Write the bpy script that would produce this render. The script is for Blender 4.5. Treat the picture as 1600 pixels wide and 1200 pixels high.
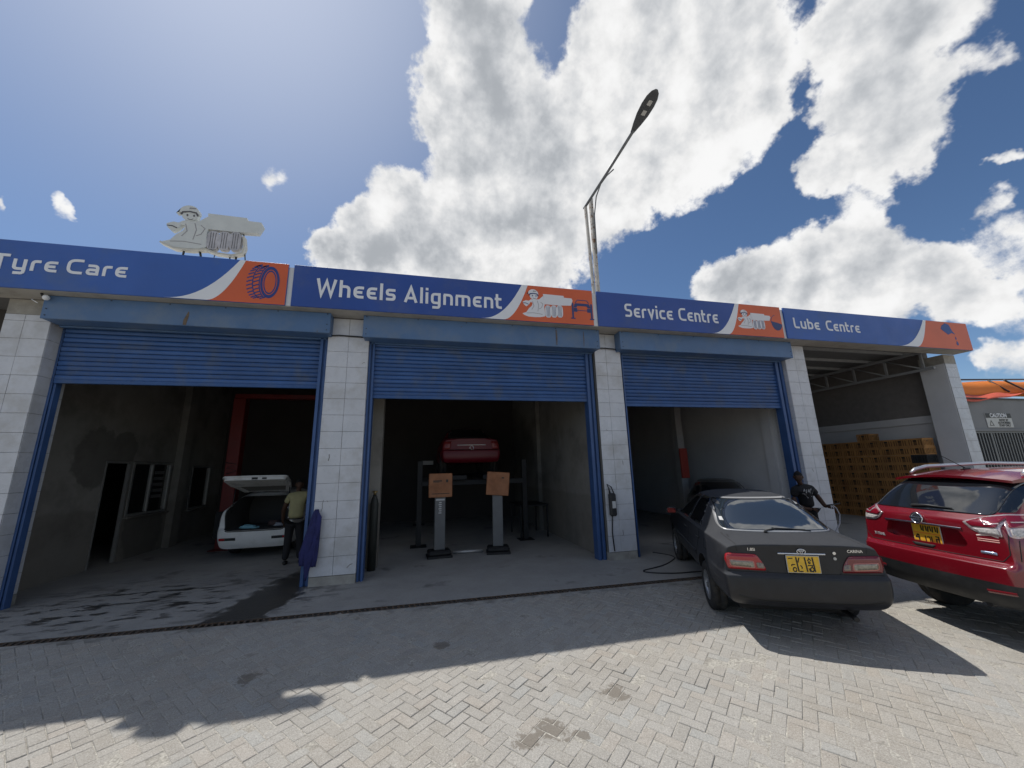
import bpy, bmesh, math, random
from mathutils import Vector, Matrix
from mathutils.bvhtree import BVHTree
from math import sin, cos, pi, radians, sqrt, atan2
for _o in list(bpy.data.objects): bpy.data.objects.remove(_o)
S = bpy.context.scene; C = S.collection
rnd = random.Random(7)

# ------------------------------------------------------------- camera
cd = bpy.data.cameras.new('camera'); cam = bpy.data.objects.new('camera', cd); C.objects.link(cam)
RT = Vector((0.97315, -0.22886, -0.02471)); UP = Vector((-0.02556, -0.21413, 0.97647)); FW = Vector((0.22877, 0.94962, 0.21423))
cam.matrix_world = Matrix(((RT.x, UP.x, -FW.x, 0), (RT.y, UP.y, -FW.y, 0), (RT.z, UP.z, -FW.z, 1.85), (0, 0, 0, 1)))
cd.sensor_width = 36; cd.lens = 13.39; cd.clip_start = 0.05; cd.clip_end = 1500
S.camera = cam

# ------------------------------------------------------------- node helper
class NT:
    def __init__(s, tree): s.t = tree
    def n(s, kind, ins=None, **kw):
        nd = s.t.nodes.new(kind)
        for k, v in kw.items(): setattr(nd, k, v)
        for k, v in (ins or {}).items(): s.put(nd.inputs[k], v)
        return nd
    def put(s, sock, v):
        if isinstance(v, bpy.types.NodeSocket): s.t.links.new(v, sock)
        elif isinstance(v, bpy.types.Node): s.t.links.new(v.outputs[0], sock)
        else:
            if sock.type == 'RGBA' and len(v) == 3: v = (*v, 1)
            sock.default_value = v
    def m(s, op, a, b=0.0, c=None, clamp=False):
        nd = s.n('ShaderNodeMath', {0: a, 1: b}, operation=op, use_clamp=clamp)
        if c is not None: s.put(nd.inputs[2], c)
        return nd.outputs[0]
    def v(s, op, a, b=None, scale=None):
        nd = s.n('ShaderNodeVectorMath', {0: a}, operation=op)
        if b is not None: s.put(nd.inputs[1], b)
        if scale is not None: s.put(nd.inputs['Scale'], scale)
        return nd.outputs['Value'] if op in ('DOT_PRODUCT', 'LENGTH', 'DISTANCE') else nd.outputs[0]
    def noise(s, vec, scale, detail=3, rough=.55, lac=2.0, dist=0.0, col=False):
        nd = s.n('ShaderNodeTexNoise', {'Vector': vec, 'Scale': scale, 'Detail': detail, 'Roughness': rough, 'Lacunarity': lac, 'Distortion': dist})
        return nd.outputs[1 if col else 0]
    def mr(s, val, a, b, c=0.0, d=1.0, smooth=False):
        nd = s.n('ShaderNodeMapRange', {'Value': val, 'From Min': a, 'From Max': b, 'To Min': c, 'To Max': d}, interpolation_type='SMOOTHSTEP' if smooth else 'LINEAR')
        return nd.outputs[0]
    def mix(s, f, a, b, mode='MIX'):
        nd = s.n('ShaderNodeMix', data_type='RGBA', blend_type=mode)
        s.put(nd.inputs[0], f); s.put(nd.inputs[6], a); s.put(nd.inputs[7], b)
        return nd.outputs[2]

# ------------------------------------------------------------- sun and sky
SUN = Vector((-.34, .478, 1)).normalized()
SUN_EL = math.asin(SUN.z); SUN_AZ = atan2(SUN.x, SUN.y)
sl = bpy.data.lights.new('sun', 'SUN'); sl.energy = 3.7; sl.angle = radians(.53); sl.color = (1, .972, .925)
so = bpy.data.objects.new('sun', sl); C.objects.link(so)
so.rotation_euler = SUN.to_track_quat('Z', 'Y').to_euler(); so.location = SUN * 40
BLOBS = [(0.083, 0.559, 0.825, 0.09), (0.022, 0.639, 0.769, 0.058), (0.038, 0.669, 0.742, 0.073), (0.129, 0.645, 0.753, 0.121), (0.085, 0.729, 0.679, 0.087), (0.222, 0.683, 0.696, 0.144), (0.296, 0.575, 0.763, 0.052), (0.339, 0.504, 0.794, 0.079), (0.424, 0.471, 0.774, 0.103), (0.518, 0.442, 0.732, 0.1), (0.578, 0.417, 0.702, 0.051), (0.424, 0.569, 0.705, 0.13), (0.543, 0.517, 0.661, 0.09), (0.402, 0.683, 0.61, 0.096), (0.508, 0.596, 0.621, 0.075), (0.274, 0.765, 0.584, 0.139), (0.109, 0.802, 0.587, 0.124), (-0.039, 0.816, 0.576, 0.085), (-0.117, 0.824, 0.554, 0.05), (-0.096, 0.855, 0.51, 0.079), (0.053, 0.858, 0.512, 0.106), (0.212, 0.847, 0.488, 0.094), (-0.193, 0.858, 0.476, 0.05), (0.31, 0.811, 0.496, 0.059), (0.599, 0.467, 0.651, 0.047), (0.655, 0.333, 0.679, 0.06), (0.703, 0.292, 0.648, 0.063), (0.734, 0.262, 0.627, 0.045), (0.782, 0.266, 0.563, 0.027), (0.696, 0.375, 0.612, 0.06), (0.747, 0.333, 0.576, 0.056), (0.722, 0.443, 0.532, 0.056), (0.76, 0.388, 0.522, 0.065), (0.771, 0.348, 0.534, 0.039), (0.775, 0.45, 0.444, 0.045), (0.779, 0.491, 0.391, 0.06), (0.821, 0.44, 0.365, 0.039), (0.752, 0.531, 0.391, 0.059), (0.699, 0.601, 0.388, 0.068), (0.64, 0.662, 0.391, 0.056), (0.855, 0.417, 0.306, 0.051), (0.813, 0.484, 0.324, 0.077), (0.749, 0.565, 0.345, 0.07), (0.874, 0.369, 0.317, 0.042), (0.881, 0.333, 0.335, 0.036), (0.897, 0.347, 0.273, 0.04), (0.881, 0.401, 0.253, 0.048), (0.901, 0.373, 0.22, 0.045), (0.914, 0.383, 0.134, 0.036), (0.9, 0.409, 0.151, 0.021), (0.798, 0.258, 0.545, 0.02), (-0.292, 0.763, 0.577, 0.028), (-0.577, 0.695, 0.429, 0.014), (-0.625, 0.667, 0.406, 0.009), (0.849, 0.301, 0.434, 0.014), (0.859, 0.337, 0.385, 0.023), (-0.641, 0.719, 0.268, 0.013), (-0.5, 0.763, 0.409, 0.012), (0.48, 0.689, 0.543, 0.02)]
def make_world():
    w = bpy.data.worlds.new('World'); S.world = w; w.use_nodes = True
    t = w.node_tree; t.nodes.clear(); N = NT(t)
    out = N.n('ShaderNodeOutputWorld')
    sky = N.n('ShaderNodeTexSky', sky_type='NISHITA')
    sky.sun_disc = False; sky.sun_elevation = SUN_EL; sky.sun_rotation = SUN_AZ
    sky.altitude = 1700; sky.air_density = 1.0; sky.dust_density = 0.7; sky.ozone_density = 3.0
    d = N.v('NORMALIZE', N.n('ShaderNodeTexCoord').outputs['Generated'])
    # blob field
    w1 = N.v('SUBTRACT', N.noise(d, 4.0, 2, .5, col=True), (.5, .5, .5)); w2 = N.v('SUBTRACT', N.noise(d, 17.0, 4, .6, col=True), (.5, .5, .5))
    dw = N.v('NORMALIZE', N.v('ADD', d, N.v('ADD', N.v('SCALE', w1, scale=.10), N.v('SCALE', w2, scale=.085))))
    acc = None
    for (x, y, z, r) in BLOBS:
        dp = N.v('DOT_PRODUCT', dw, Vector((x, y, z)).normalized())
        f = N.mr(dp, cos(r * 1.47), cos(r * .25), 0, 1 if r > .045 else .46)
        acc = f if acc is None else N.m('SMOOTH_MAX', acc, f, .2)
    acc = N.mr(acc, .155, 1.0)
    # outside the photographed part the sky goes on with the same kind of broken cloud
    front = N.mr(N.v('DOT_PRODUCT', d, FW), cos(radians(76)), cos(radians(61)), smooth=True)
    gen = N.mr(N.noise(d, 2.1, 3, .5), .50, .72)
    gen = N.m('MULTIPLY', gen, N.m('SUBTRACT', 1.0, front))
    acc = N.m('MAXIMUM', acc, gen)
    fb1 = N.noise(d, 10.0, 10, .60, dist=.2)
    puff = N.noise(d, 5.0, 6, .52); puff2 = N.noise(N.v('ADD', d, tuple(SUN * .045)), 5.0, 6, .52)
    pf = N.noise(d, 19.0, 4, .55); pf2 = N.noise(N.v('ADD', d, tuple(SUN * .012)), 19.0, 4, .55)
    lowf = N.noise(d, 3.2, 3, .5)
    dens = N.m('ADD', acc, N.m('MULTIPLY', N.m('MULTIPLY', N.m('ADD', N.m('SUBTRACT', fb1, .5), N.m('MULTIPLY', N.m('SUBTRACT', N.noise(d, 42.0, 5, .62), .5), .42)), 1.15), N.mr(acc, 0, .22)))
    alpha = N.mr(dens, .10, .48, smooth=True)
    thick = N.mr(N.m('ADD', acc, N.m('MULTIPLY', N.m('SUBTRACT', lowf, .5), 2.4)), .45, 1.35, smooth=True)
    relief = N.m('ADD', N.m('MULTIPLY', N.m('SUBTRACT', puff, puff2), 1.6), N.m('MULTIPLY', N.m('SUBTRACT', pf, pf2), .5))
    b = N.m('SUBTRACT', .96, N.m('MULTIPLY', thick, .36))
    b = N.m('ADD', b, N.m('ADD', relief, N.m('MULTIPLY', N.m('SUBTRACT', fb1, .5), .16)))
    b = N.m('SMOOTH_MIN', b, 1.06, .18)
    b = N.m('SMOOTH_MAX', b, .52, .15)
    tint = N.mix(N.mr(b, .45, .95), (.86, .92, 1.0), (1.0, 1.0, 1.0))
    ccol = N.v('SCALE', tint, scale=N.m('MULTIPLY', b, 8.2))
    # clear-sky colour
    hsv = N.n('ShaderNodeHueSaturation', {'Saturation': 1.07, 'Value': .92, 'Color': sky.outputs[0]})
    glare = N.m('POWER', N.m('MAXIMUM', N.v('DOT_PRODUCT', d, SUN), 0.0), 9.0)
    base = N.mix(N.m('MULTIPLY', glare, .55, clamp=True), hsv.outputs[0], (7.4, 8.0, 9.2))
    colr = N.mix(alpha, base, ccol)
    bg = N.n('ShaderNodeBackground', {'Color': colr, 'Strength': .10})
    t.links.new(bg.outputs[0], out.inputs[0])
    w.cycles.sampling_method = 'MANUAL'; w.cycles.sample_map_resolution = 512
make_world()
S.view_settings.view_transform = 'Standard'; S.view_settings.look = 'None'
S.view_settings.gamma = 1; S.view_settings.exposure = 0.12; S.view_settings.use_curve_mapping = False
S.render.engine = 'CYCLES'
S.cycles.use_denoising = True; S.cycles.max_bounces = 8; S.cycles.diffuse_bounces = 4; S.cycles.glossy_bounces = 4
S.cycles.transmission_bounces = 4; S.cycles.sample_clamp_indirect = 6; S.cycles.caustics_reflective = False; S.cycles.caustics_refractive = False

# ------------------------------------------------------------- materials
MATS = {}
def mat(name, col, rough=.6, metal=0.0, var=.0, vscale=6.0, bump=0.0, bscale=40.0, dirt=None, coat=0.0, spec=.5, wear=None, obj=False):
    """col base, var = noise variation of value; dirt = (colour, amount, scale); wear = (colour, threshold, scale)"""
    if name in MATS: return MATS[name]
    m = bpy.data.materials.new(name); m.use_nodes = True; t = m.node_tree; N = NT(t)
    b = t.nodes['Principled BSDF']
    b.inputs['Roughness'].default_value = rough; b.inputs['Metallic'].default_value = metal
    b.inputs['Coat Weight'].default_value = coat; b.inputs['Coat Roughness'].default_value = .06
    b.inputs['Specular IOR Level'].default_value = spec
    c = (*col, 1)
    if var or bump or dirt or wear:
        P = N.n('ShaderNodeTexCoord').outputs['Object'] if obj else N.n('ShaderNodeNewGeometry').outputs['Position']
        if var:
            f = N.noise(P, vscale, 5, .6)
            c = N.mix(N.mr(f, .3, .7), tuple(x * (1 - var) for x in col), tuple(min(1, x * (1 + var)) for x in col))
        if dirt:
            f = N.noise(P, dirt[2], 6, .65)
            c = N.mix(N.mr(f, .62 - dirt[1] * .3, .72 - dirt[1] * .1, 0, min(1, dirt[1] * 1.4)), c, dirt[0])
            N.put(b.inputs['Roughness'], N.mr(f, .4, .7, rough, min(1, rough + .25)))
        if wear:
            f = N.noise(P, wear[2], 8, .7)
            c = N.mix(N.mr(f, wear[1], wear[1] + .03), c, wear[0])
        if bump:
            bn = N.n('ShaderNodeBump', {'Strength': bump, 'Distance': .01, 'Height': N.noise(P, bscale, 5, .6)})
            N.put(b.inputs['Normal'], bn.outputs[0])
    N.put(b.inputs['Base Color'], c)
    MATS[name] = m
    return m
def glass(name, tint=(.02, .025, .03), rough=.03):
    return mat(name, tint, rough, spec=.7, coat=.4)

# ------------------------------------------------------------- mesh helpers
class MB:
    def __init__(s): s.v = []; s.f = []; s.mi = []; s.sm = []
    def add(s, vs, fs, mi=0, smooth=False):
        o = len(s.v); s.v += [tuple(p) for p in vs]
        for f in fs: s.f.append([o + i for i in f]); s.mi.append(mi); s.sm.append(smooth)
        return s
    def box(s, x0, x1, y0, y1, z0, z1, mi=0, M=None):
        vs = [Vector(p) for p in ((x0, y0, z0), (x1, y0, z0), (x1, y1, z0), (x0, y1, z0), (x0, y0, z1), (x1, y0, z1), (x1, y1, z1), (x0, y1, z1))]
        if M: vs = [M @ p for p in vs]
        return s.add(vs, [(0, 3, 2, 1), (4, 5, 6, 7), (0, 1, 5, 4), (1, 2, 6, 5), (2, 3, 7, 6), (3, 0, 4, 7)], mi)
    def bbox(s, x0, x1, y0, y1, z0, z1, b=.004, mi=0, M=None):
        """box with bevelled edges"""
        bm = bmesh.new(); bmesh.ops.create_cube(bm, size=1)
        for v in bm.verts: v.co = Vector((x0 + (v.co.x + .5) * (x1 - x0), y0 + (v.co.y + .5) * (y1 - y0), z0 + (v.co.z + .5) * (z1 - z0)))
        bmesh.ops.bevel(bm, geom=bm.edges[:], offset=min(b, .45 * min(abs(x1 - x0), abs(y1 - y0), abs(z1 - z0))), segments=1, affect='EDGES')
        return s.bm(bm, mi, M)
    def bm(s, bm, mi=0, M=None, smooth=False):
        bm.verts.index_update()
        vs = [(M @ v.co if M else v.co.copy()) for v in bm.verts]
        s.add(vs, [[v.index for v in f.verts] for f in bm.faces], mi, smooth); bm.free()
        return s
    def tube(s, path, r, n=10, mi=0, cap=True, smooth=True, closed=False):
        path = [Vector(p) for p in path]; L = len(path)
        rs = r if isinstance(r, (list, tuple)) else [r] * L
        vs = []; fs = []; prev = None
        for i, p in enumerate(path):
            if closed: t = path[(i + 1) % L] - path[i - 1]
            else: t = path[min(i + 1, L - 1)] - path[max(i - 1, 0)]
            t = t.normalized()
            if prev is None:
                u = t.cross(Vector((0, 0, 1)))
                if u.length < .1: u = t.cross(Vector((0, 1, 0)))
            else: u = prev - t * prev.dot(t)
            u.normalize(); prev = u; w = t.cross(u)
            for k in range(n):
                a = 2 * pi * k / n; vs.append(p + u * cos(a) * rs[i] + w * sin(a) * rs[i])
        for i in range(L if closed else L - 1):
            j = (i + 1) % L
            for k in range(n): fs.append((i * n + k, i * n + (k + 1) % n, j * n + (k + 1) % n, j * n + k))
        s.add(vs, fs, mi, smooth)
        if cap and not closed:
            o = len(s.v) - L * n
            s.f += [[o + k for k in range(n)][::-1], [o + (L - 1) * n + k for k in range(n)]]; s.mi += [mi, mi]; s.sm += [False, False]
        return s
    def prism(s, poly, a, b, axis='y', mi=0, M=None):
        """closed 2-D polygon extruded along an axis from a to b: axis y -> poly in (x,z); x -> (y,z); z -> (x,y)"""
        def P(p, t): return Vector((p[0], t, p[1])) if axis == 'y' else (Vector((t, p[0], p[1])) if axis == 'x' else Vector((p[0], p[1], t)))
        n = len(poly); vs = [P(p, a) for p in poly] + [P(p, b) for p in poly]
        if M: vs = [M @ v for v in vs]
        fs = [list(range(n)), list(range(n, 2 * n))[::-1]] + [(i, n + i, n + (i + 1) % n, (i + 1) % n) for i in range(n)]
        return s.add(vs, fs, mi)
    def ribbon(s, path, w, t0, t1, plane='y', mi=0):
        """flat stroke of width w along a 2-D polyline with mitred corners, thickness t0..t1 along the plane axis"""
        P = [Vector((p[0], p[1])) for p in path]; n = len(P); L = []; R = []
        ws = w if isinstance(w, (list, tuple)) else [w] * n
        for i in range(n):
            d1 = (P[i] - P[i - 1]).normalized() if i > 0 else None; d2 = (P[i + 1] - P[i]).normalized() if i < n - 1 else None
            d1 = d1 or d2; d2 = d2 or d1
            n1 = Vector((-d1.y, d1.x)); n2 = Vector((-d2.y, d2.x)); m = (n1 + n2); m.normalize()
            k = ws[i] / 2 / max(.35, m.dot(n1)); L.append(P[i] + m * k); R.append(P[i] - m * k)
        def V(p, t): return (p.x, t, p.y) if plane == 'y' else ((t, p.x, p.y) if plane == 'x' else (p.x, p.y, t))
        vs = [V(p, t0) for p in L] + [V(p, t0) for p in R] + [V(p, t1) for p in L] + [V(p, t1) for p in R]; fs = []
        for i in range(n - 1):
            fs += [(i, n + i, n + i + 1, i + 1), (2 * n + i, 2 * n + i + 1, 3 * n + i + 1, 3 * n + i), (i, i + 1, 2 * n + i + 1, 2 * n + i), (n + i, 3 * n + i, 3 * n + i + 1, n + i + 1)]
        fs += [(0, 2 * n, 3 * n, n), (n - 1, 2 * n - 1, 4 * n - 1, 3 * n - 1)]
        return s.add(vs, fs, mi)
    def mesh(s, name, mats, fix=True):
        me = bpy.data.meshes.new(name); me.from_pydata([tuple(p) for p in s.v], [], s.f)
        for m in (mats if isinstance(mats, (list, tuple)) else [mats]): me.materials.append(m)
        me.polygons.foreach_set('material_index', s.mi); me.polygons.foreach_set('use_smooth', s.sm)
        if fix:
            bm = bmesh.new(); bm.from_mesh(me); bmesh.ops.recalc_face_normals(bm, faces=bm.faces); bm.to_mesh(me); bm.free()
        me.update(); return me
    def build(s, name, mats, parent=None, loc=None, fix=True):
        return link(name, s.mesh(name, mats, fix), parent, loc)
def link(name, me, parent=None, loc=None, rot=None):
    o = bpy.data.objects.new(name, me); C.objects.link(o)
    if parent is not None: o.parent = parent
    if loc is not None: o.location = loc
    if rot is not None: o.rotation_euler = rot
    return o
def tag(o, label, cat, group=None, kind=None):
    o['label'] = label; o['category'] = cat
    if group: o['group'] = group
    if kind: o['kind'] = kind
    return o
def thing(name, label, cat, loc=(0, 0, 0), rz=0.0, group=None):
    o = bpy.data.objects.new(name, None); C.objects.link(o); o.location = loc; o.rotation_euler = (0, 0, rz); o.empty_display_size = .2
    return tag(o, label, cat, group)
def struct(o): o['kind'] = 'structure'; return o
def arc(cx, cy, r, a0, a1, n=8, ry=None):
    ry = r if ry is None else ry
    return [(cx + r * cos(radians(a0 + (a1 - a0) * i / n)), cy + ry * sin(radians(a0 + (a1 - a0) * i / n))) for i in range(n + 1)]
def fillet(pts, r, n=5, closed=True):
    P = [Vector(p) for p in pts]; out = []; L = len(P); rs = r if isinstance(r, (list, tuple)) else [r] * L
    for i in range(L):
        if not closed and i in (0, L - 1): out.append(tuple(P[i])); continue
        a, b, c = P[i - 1], P[i], P[(i + 1) % L]; u = a - b; v = c - b
        k = min(rs[i], u.length * .49, v.length * .49)
        if k < 1e-5: out.append(tuple(b)); continue
        p0 = b + u.normalized() * k; p1 = b + v.normalized() * k
        for q in range(n + 1):
            s = q / n; out.append(tuple(p0 * (1 - s) ** 2 + b * 2 * s * (1 - s) + p1 * s * s))
    return out
def text_mesh(txt, size, depth=.002, align='CENTER', bold=0.0):
    cu = bpy.data.curves.new('text', 'FONT'); cu.body = txt; cu.size = size; cu.extrude = depth; cu.align_x = align; cu.align_y = 'CENTER'; cu.offset = bold; cu.resolution_u = 3
    o = bpy.data.objects.new('text', cu); C.objects.link(o)
    dg = bpy.context.evaluated_depsgraph_get(); me = bpy.data.meshes.new_from_object(o.evaluated_get(dg))
    bpy.data.objects.remove(o); bpy.data.curves.remove(cu)
    return me

# ============================================================= SETTING: ground, paving, floor, drain
def gz(y): return -.05 if y > 6.0 else -.05 - .04 * (6.0 - max(y, -14))
def drain_y(x): return 6.19 - .0243 * x
def W(o):
    return (Matrix.Translation(o.location) @ Matrix.Rotation(o.rotation_euler[2], 4, 'Z')).inverted()
def adopt(o, root):
    o.parent = root; o.matrix_parent_inverse = W(root); return o

def paver_mat():
    m = bpy.data.materials.new('concrete_paver'); m.use_nodes = True; t = m.node_tree; N = NT(t); b = t.nodes['Principled BSDF']
    P = N.n('ShaderNodeNewGeometry').outputs['Position']
    r = N.m('FRACT', N.m('ADD', N.n('ShaderNodeObjectInfo').outputs['Random'], N.n('ShaderNodeAttribute', attribute_name='tint').outputs['Fac']))
    r2 = N.m('FRACT', N.m('MULTIPLY', r, 7.31))
    c = N.mix(r, (.338, .316, .280), (.392, .370, .333))
    c = N.mix(N.m('MULTIPLY', N.m('GREATER_THAN', r2, .88), .30), c, (.43, .36, .29))
    c = N.mix(N.m('MULTIPLY', N.m('LESS_THAN', r2, .10), .35), c, (.37, .39, .385))
    big = N.noise(P, .55, 4, .6)
    c = N.mix(N.m('MULTIPLY', N.mr(big, .45, .68), .38), c, (.34, .285, .215))
    med = N.noise(P, 5, 5, .65)
    c = N.mix(N.mr(med, .35, .75, 0, .5), c, (.47, .445, .40))
    grain = N.noise(P, 105, 5, .8)
    c = N.mix(N.mr(grain, .50, .64, 0, .72), c, (.20, .185, .16))
    c = N.mix(N.mr(grain, .46, .33, 0, .6), c, (.68, .65, .59))
    pit = N.noise(P, 34, 7, .8)
    c = N.mix(N.mr(pit, .60, .68, 0, .6), c, (.20, .185, .16))
    # oily and earthy stains where the photograph shows them
    st = None
    for (x, y, rr) in ((1.05, 3.33, .17), (.83, 3.26, .13), (1.25, 3.22, .09), (1.75, 3.62, .16), (-3.4, 4.15, .3), (.3, 4.9, .12), (-1.6, 4.75, .14)):
        dd = N.v('DISTANCE', P, (x, y, gz(y)))
        f = N.mr(dd, rr * 1.5, 0, 0, 1)
        st = f if st is None else N.m('MAXIMUM', st, f)
    sn = N.m('ADD', st, N.m('MULTIPLY', N.m('SUBTRACT', N.noise(P, 11, 7, .75), .52), 2.1))
    c = N.mix(N.m('MULTIPLY', N.m('MULTIPLY', N.mr(sn, .42, .56), N.mr(st, .02, .15)), .75), c, (.17, .145, .115))
    N.put(b.inputs['Base Color'], c); b.inputs['Roughness'].default_value = .88; b.inputs['Specular IOR Level'].default_value = .25
    h = N.m('ADD', N.m('MULTIPLY', grain, .5), N.m('ADD', N.m('MULTIPLY', pit, 1.0), N.m('MULTIPLY', med, 1.2)))
    bn = N.n('ShaderNodeBump', {'Strength': .75, 'Distance': .006, 'Height': h}); N.put(b.inputs['Normal'], bn.outputs[0])
    MATS['paver'] = m; return m
PAVER = paver_mat()
SAND = mat('joint_sand', (.39, .365, .315), .95, var=.5, vscale=60, bump=.3, dirt=((.22, .2, .17), .5, 5))
EARTH = mat('ground_earth', (.36, .33, .28), .95, var=.15, vscale=.6)

# ground sheet to the horizon
mb = MB(); ys = [-300, -14, 2, 6.0, 6.02, 300]; zs = [gz(-14) - .06] * 2 + [gz(2) - .05, gz(6) - .05, -.3, -.3]
for i in range(5): mb.add([(-300, ys[i], zs[i]), (300, ys[i], zs[i]), (300, ys[i + 1], zs[i + 1]), (-300, ys[i + 1], zs[i + 1])], [(0, 1, 2, 3)])
struct(mb.build('ground', EARTH))

# herringbone paving
paving = MB(); X0, X1 = -9.5, 18.0
n = 40
from mathutils import noise as mnoise
def sand_z(x, y): return gz(y) - .0040 + .0046 * mnoise.noise(Vector((x * 1.7, y * 1.7, 0))) + .0034 * mnoise.noise(Vector((x * 6.5, y * 6.5, 3)))
NX, NY = 230, 44
for i in range(NX + 1):
    x = X0 + (X1 - X0) * i / NX; ye = drain_y(x) - .16
    for j in range(NY + 1):
        y = 1.4 + (ye - 1.4) * j / NY; paving.v.append((x, y, sand_z(x, y)))
for i in range(NX):
    for j in range(NY):
        a = i * (NY + 1) + j; paving.f.append((a, a + NY + 1, a + NY + 2, a + 1)); paving.mi.append(0); paving.sm.append(True)
paving.add([(X0, -3, gz(-3)), (X1, -3, gz(-3)), (X1, 1.4, gz(1.4)), (X0, 1.4, gz(1.4))], [(0, 1, 2, 3)])
paving = struct(paving.build('pavement', SAND))
ANG = radians(40); E1 = Vector((cos(ANG), sin(ANG))); E2 = Vector((-sin(ANG), cos(ANG))); PW = .1
def to_px(p):
    q = Vector(p) - Vector((0, 0, 1.85)); d = q.dot(FW)
    if d < .2: return None
    return (512 + 380.9 * q.dot(RT) / d, 384 - 380.9 * q.dot(UP) / d, d)
bricks = []
for i in range(-190, 190):
    for j in range(-190, 190):
        k = (i - j) % 4
        if k == 0: cx, cy, hl, hw = i + 1, j + .5, 1.0, .5
        elif k == 3: cx, cy, hl, hw = i + .5, j + 1, .5, 1.0
        else: continue
        p = E1 * (cx * PW) + E2 * (cy * PW)
        if not (X0 + .1 < p.x < X1 - .1 and 1.2 < p.y < drain_y(p.x) - .12): continue
        px = to_px((p.x, p.y, gz(p.y)))
        inside = px and -40 < px[0] < 1064 and px[1] < 800
        if not inside and (p.y < 2.0 or p.x < -7): continue
        size = 0
        if px and 12 < px[0] < 1012 and px[1] < 757: size = 1 / px[2] ** 2 * abs((gz(p.y) - 1.85) / px[2])
        bricks.append((size, p.x, p.y, hl, hw))
bricks.sort(key=lambda b: -b[0])
def paver_geo(hl, hw, tilt, dz):
    g = .0020 + rnd.random() * .0012; a, b_ = hl * PW - g, hw * PW - g; ch = .0042
    out = []
    for (ex, ey, z, use) in ((a - ch, b_ - ch, 0, 1), (a, b_, -ch, 1), (a, b_, -.035, 0)):
        for (sx, sy) in ((-1, -1), (1, -1), (1, 1), (-1, 1)):
            q = E1 * (sx * ex) + E2 * (sy * ey); out.append((q.x, q.y, z + dz + (tilt[0] * q.x + tilt[1] * q.y + .04 * q.y)))
    return out
PF = [(0, 1, 2, 3)] + [(k, 4 + k, 4 + (k + 1) % 4, (k + 1) % 4) for k in range(4)] + [(4 + k, 8 + k, 8 + (k + 1) % 4, 4 + (k + 1) % 4) for k in range(4)]
variants = {}
for hl, hw in ((1.0, .5), (.5, 1.0)):
    for q in range(10):
        m_ = MB().add(paver_geo(hl, hw, (rnd.gauss(0, .011), rnd.gauss(0, .011)), rnd.gauss(0, .0019)), PF)
        variants[(hl, q)] = m_.mesh('paver', PAVER)
field = MB(); tints = []
for q, (size, x, y, hl, hw) in enumerate(bricks):
    if q < 300:
        link('paver', variants[(hl, rnd.randrange(10))], paving, (x, y, gz(y)))
    else:
        z = gz(y); field.add([(x + a, y + b_, z + c_) for a, b_, c_ in paver_geo(hl, hw, (rnd.gauss(0, .011), rnd.gauss(0, .011)), rnd.gauss(0, .0019))], PF)
        tints += [rnd.random()] * 12
fo = field.build('paver_field', PAVER, paving); fo['kind'] = 'stuff'
at = fo.data.attributes.new('tint', 'FLOAT', 'POINT'); at.data.foreach_set('value', tints)

# concrete floor of the bays with its apron
def floor_mat():
    m = bpy.data.materials.new('floor_concrete'); m.use_nodes = True; t = m.node_tree; N = NT(t); b = t.nodes['Principled BSDF']
    P = N.n('ShaderNodeNewGeometry').outputs['Position']
    c = N.mix(N.noise(P, 1.6, 6, .62), (.23, .222, .205), (.42, .405, .375))
    c = N.mix(N.mr(N.noise(P, 16, 6, .7), .55, .75, 0, .45), c, (.42, .41, .39))
    c = N.mix(N.mr(N.noise(P, 55, 4, .7), .56, .70, 0, .5), c, (.12, .115, .105))
    sx = N.n('ShaderNodeSeparateXYZ', {0: P}); x, y = sx.outputs[0], sx.outputs[1]
    # dark splashes across the first bay
    vs = N.v('MULTIPLY', P, (1.0, 2.6, 1.0))
    sp = N.noise(vs, 2.7, 5, .62)
    area = N.m('MULTIPLY', N.mr(N.m('ABSOLUTE', N.m('ADD', x, 3.6)), 3.0, 1.6), N.mr(y, 6.2, 7.0))
    area = N.m('MULTIPLY', area, N.mr(y, 9.5, 8.4))
    spl = N.m('MULTIPLY', N.mr(sp, .535, .585), area)
    # water run beside the pillar: a band from (-2.3, 8.4) to (-2.55, 6.3)
    run = N.m('ABSOLUTE', N.m('SUBTRACT', x, N.m('ADD', -2.05, N.m('MULTIPLY', N.m('SUBTRACT', y, 8.2), .17))))
    run = N.m('ADD', run, N.m('MULTIPLY', N.m('SUBTRACT', N.noise(P, 3.0, 6, .65), .5), .95))
    wet = N.m('MULTIPLY', N.mr(run, .46, .34), N.mr(y, 9.2, 8.6))
    oil = N.mr(N.noise(P, 1.1, 4, .6), .60, .68, 0, .55)
    dk = N.m('MAXIMUM', N.m('MAXIMUM', spl, wet), oil)
    c = N.mix(N.m('MULTIPLY', dk, .88), c, (.034, .031, .028))
    # long dusty tyre tracks / trowel joints
    N.put(b.inputs['Base Color'], c)
    N.put(b.inputs['Roughness'], N.mix(N.m('MAXIMUM', spl, wet), (.82, .82, .82), (.28, .28, .28)))
    bn = N.n('ShaderNodeBump', {'Strength': .4, 'Distance': .01, 'Height': N.noise(P, 26, 6, .65)}); N.put(b.inputs['Normal'], bn.outputs[0])
    return m
FLOOR = floor_mat()
mb = MB()
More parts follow.
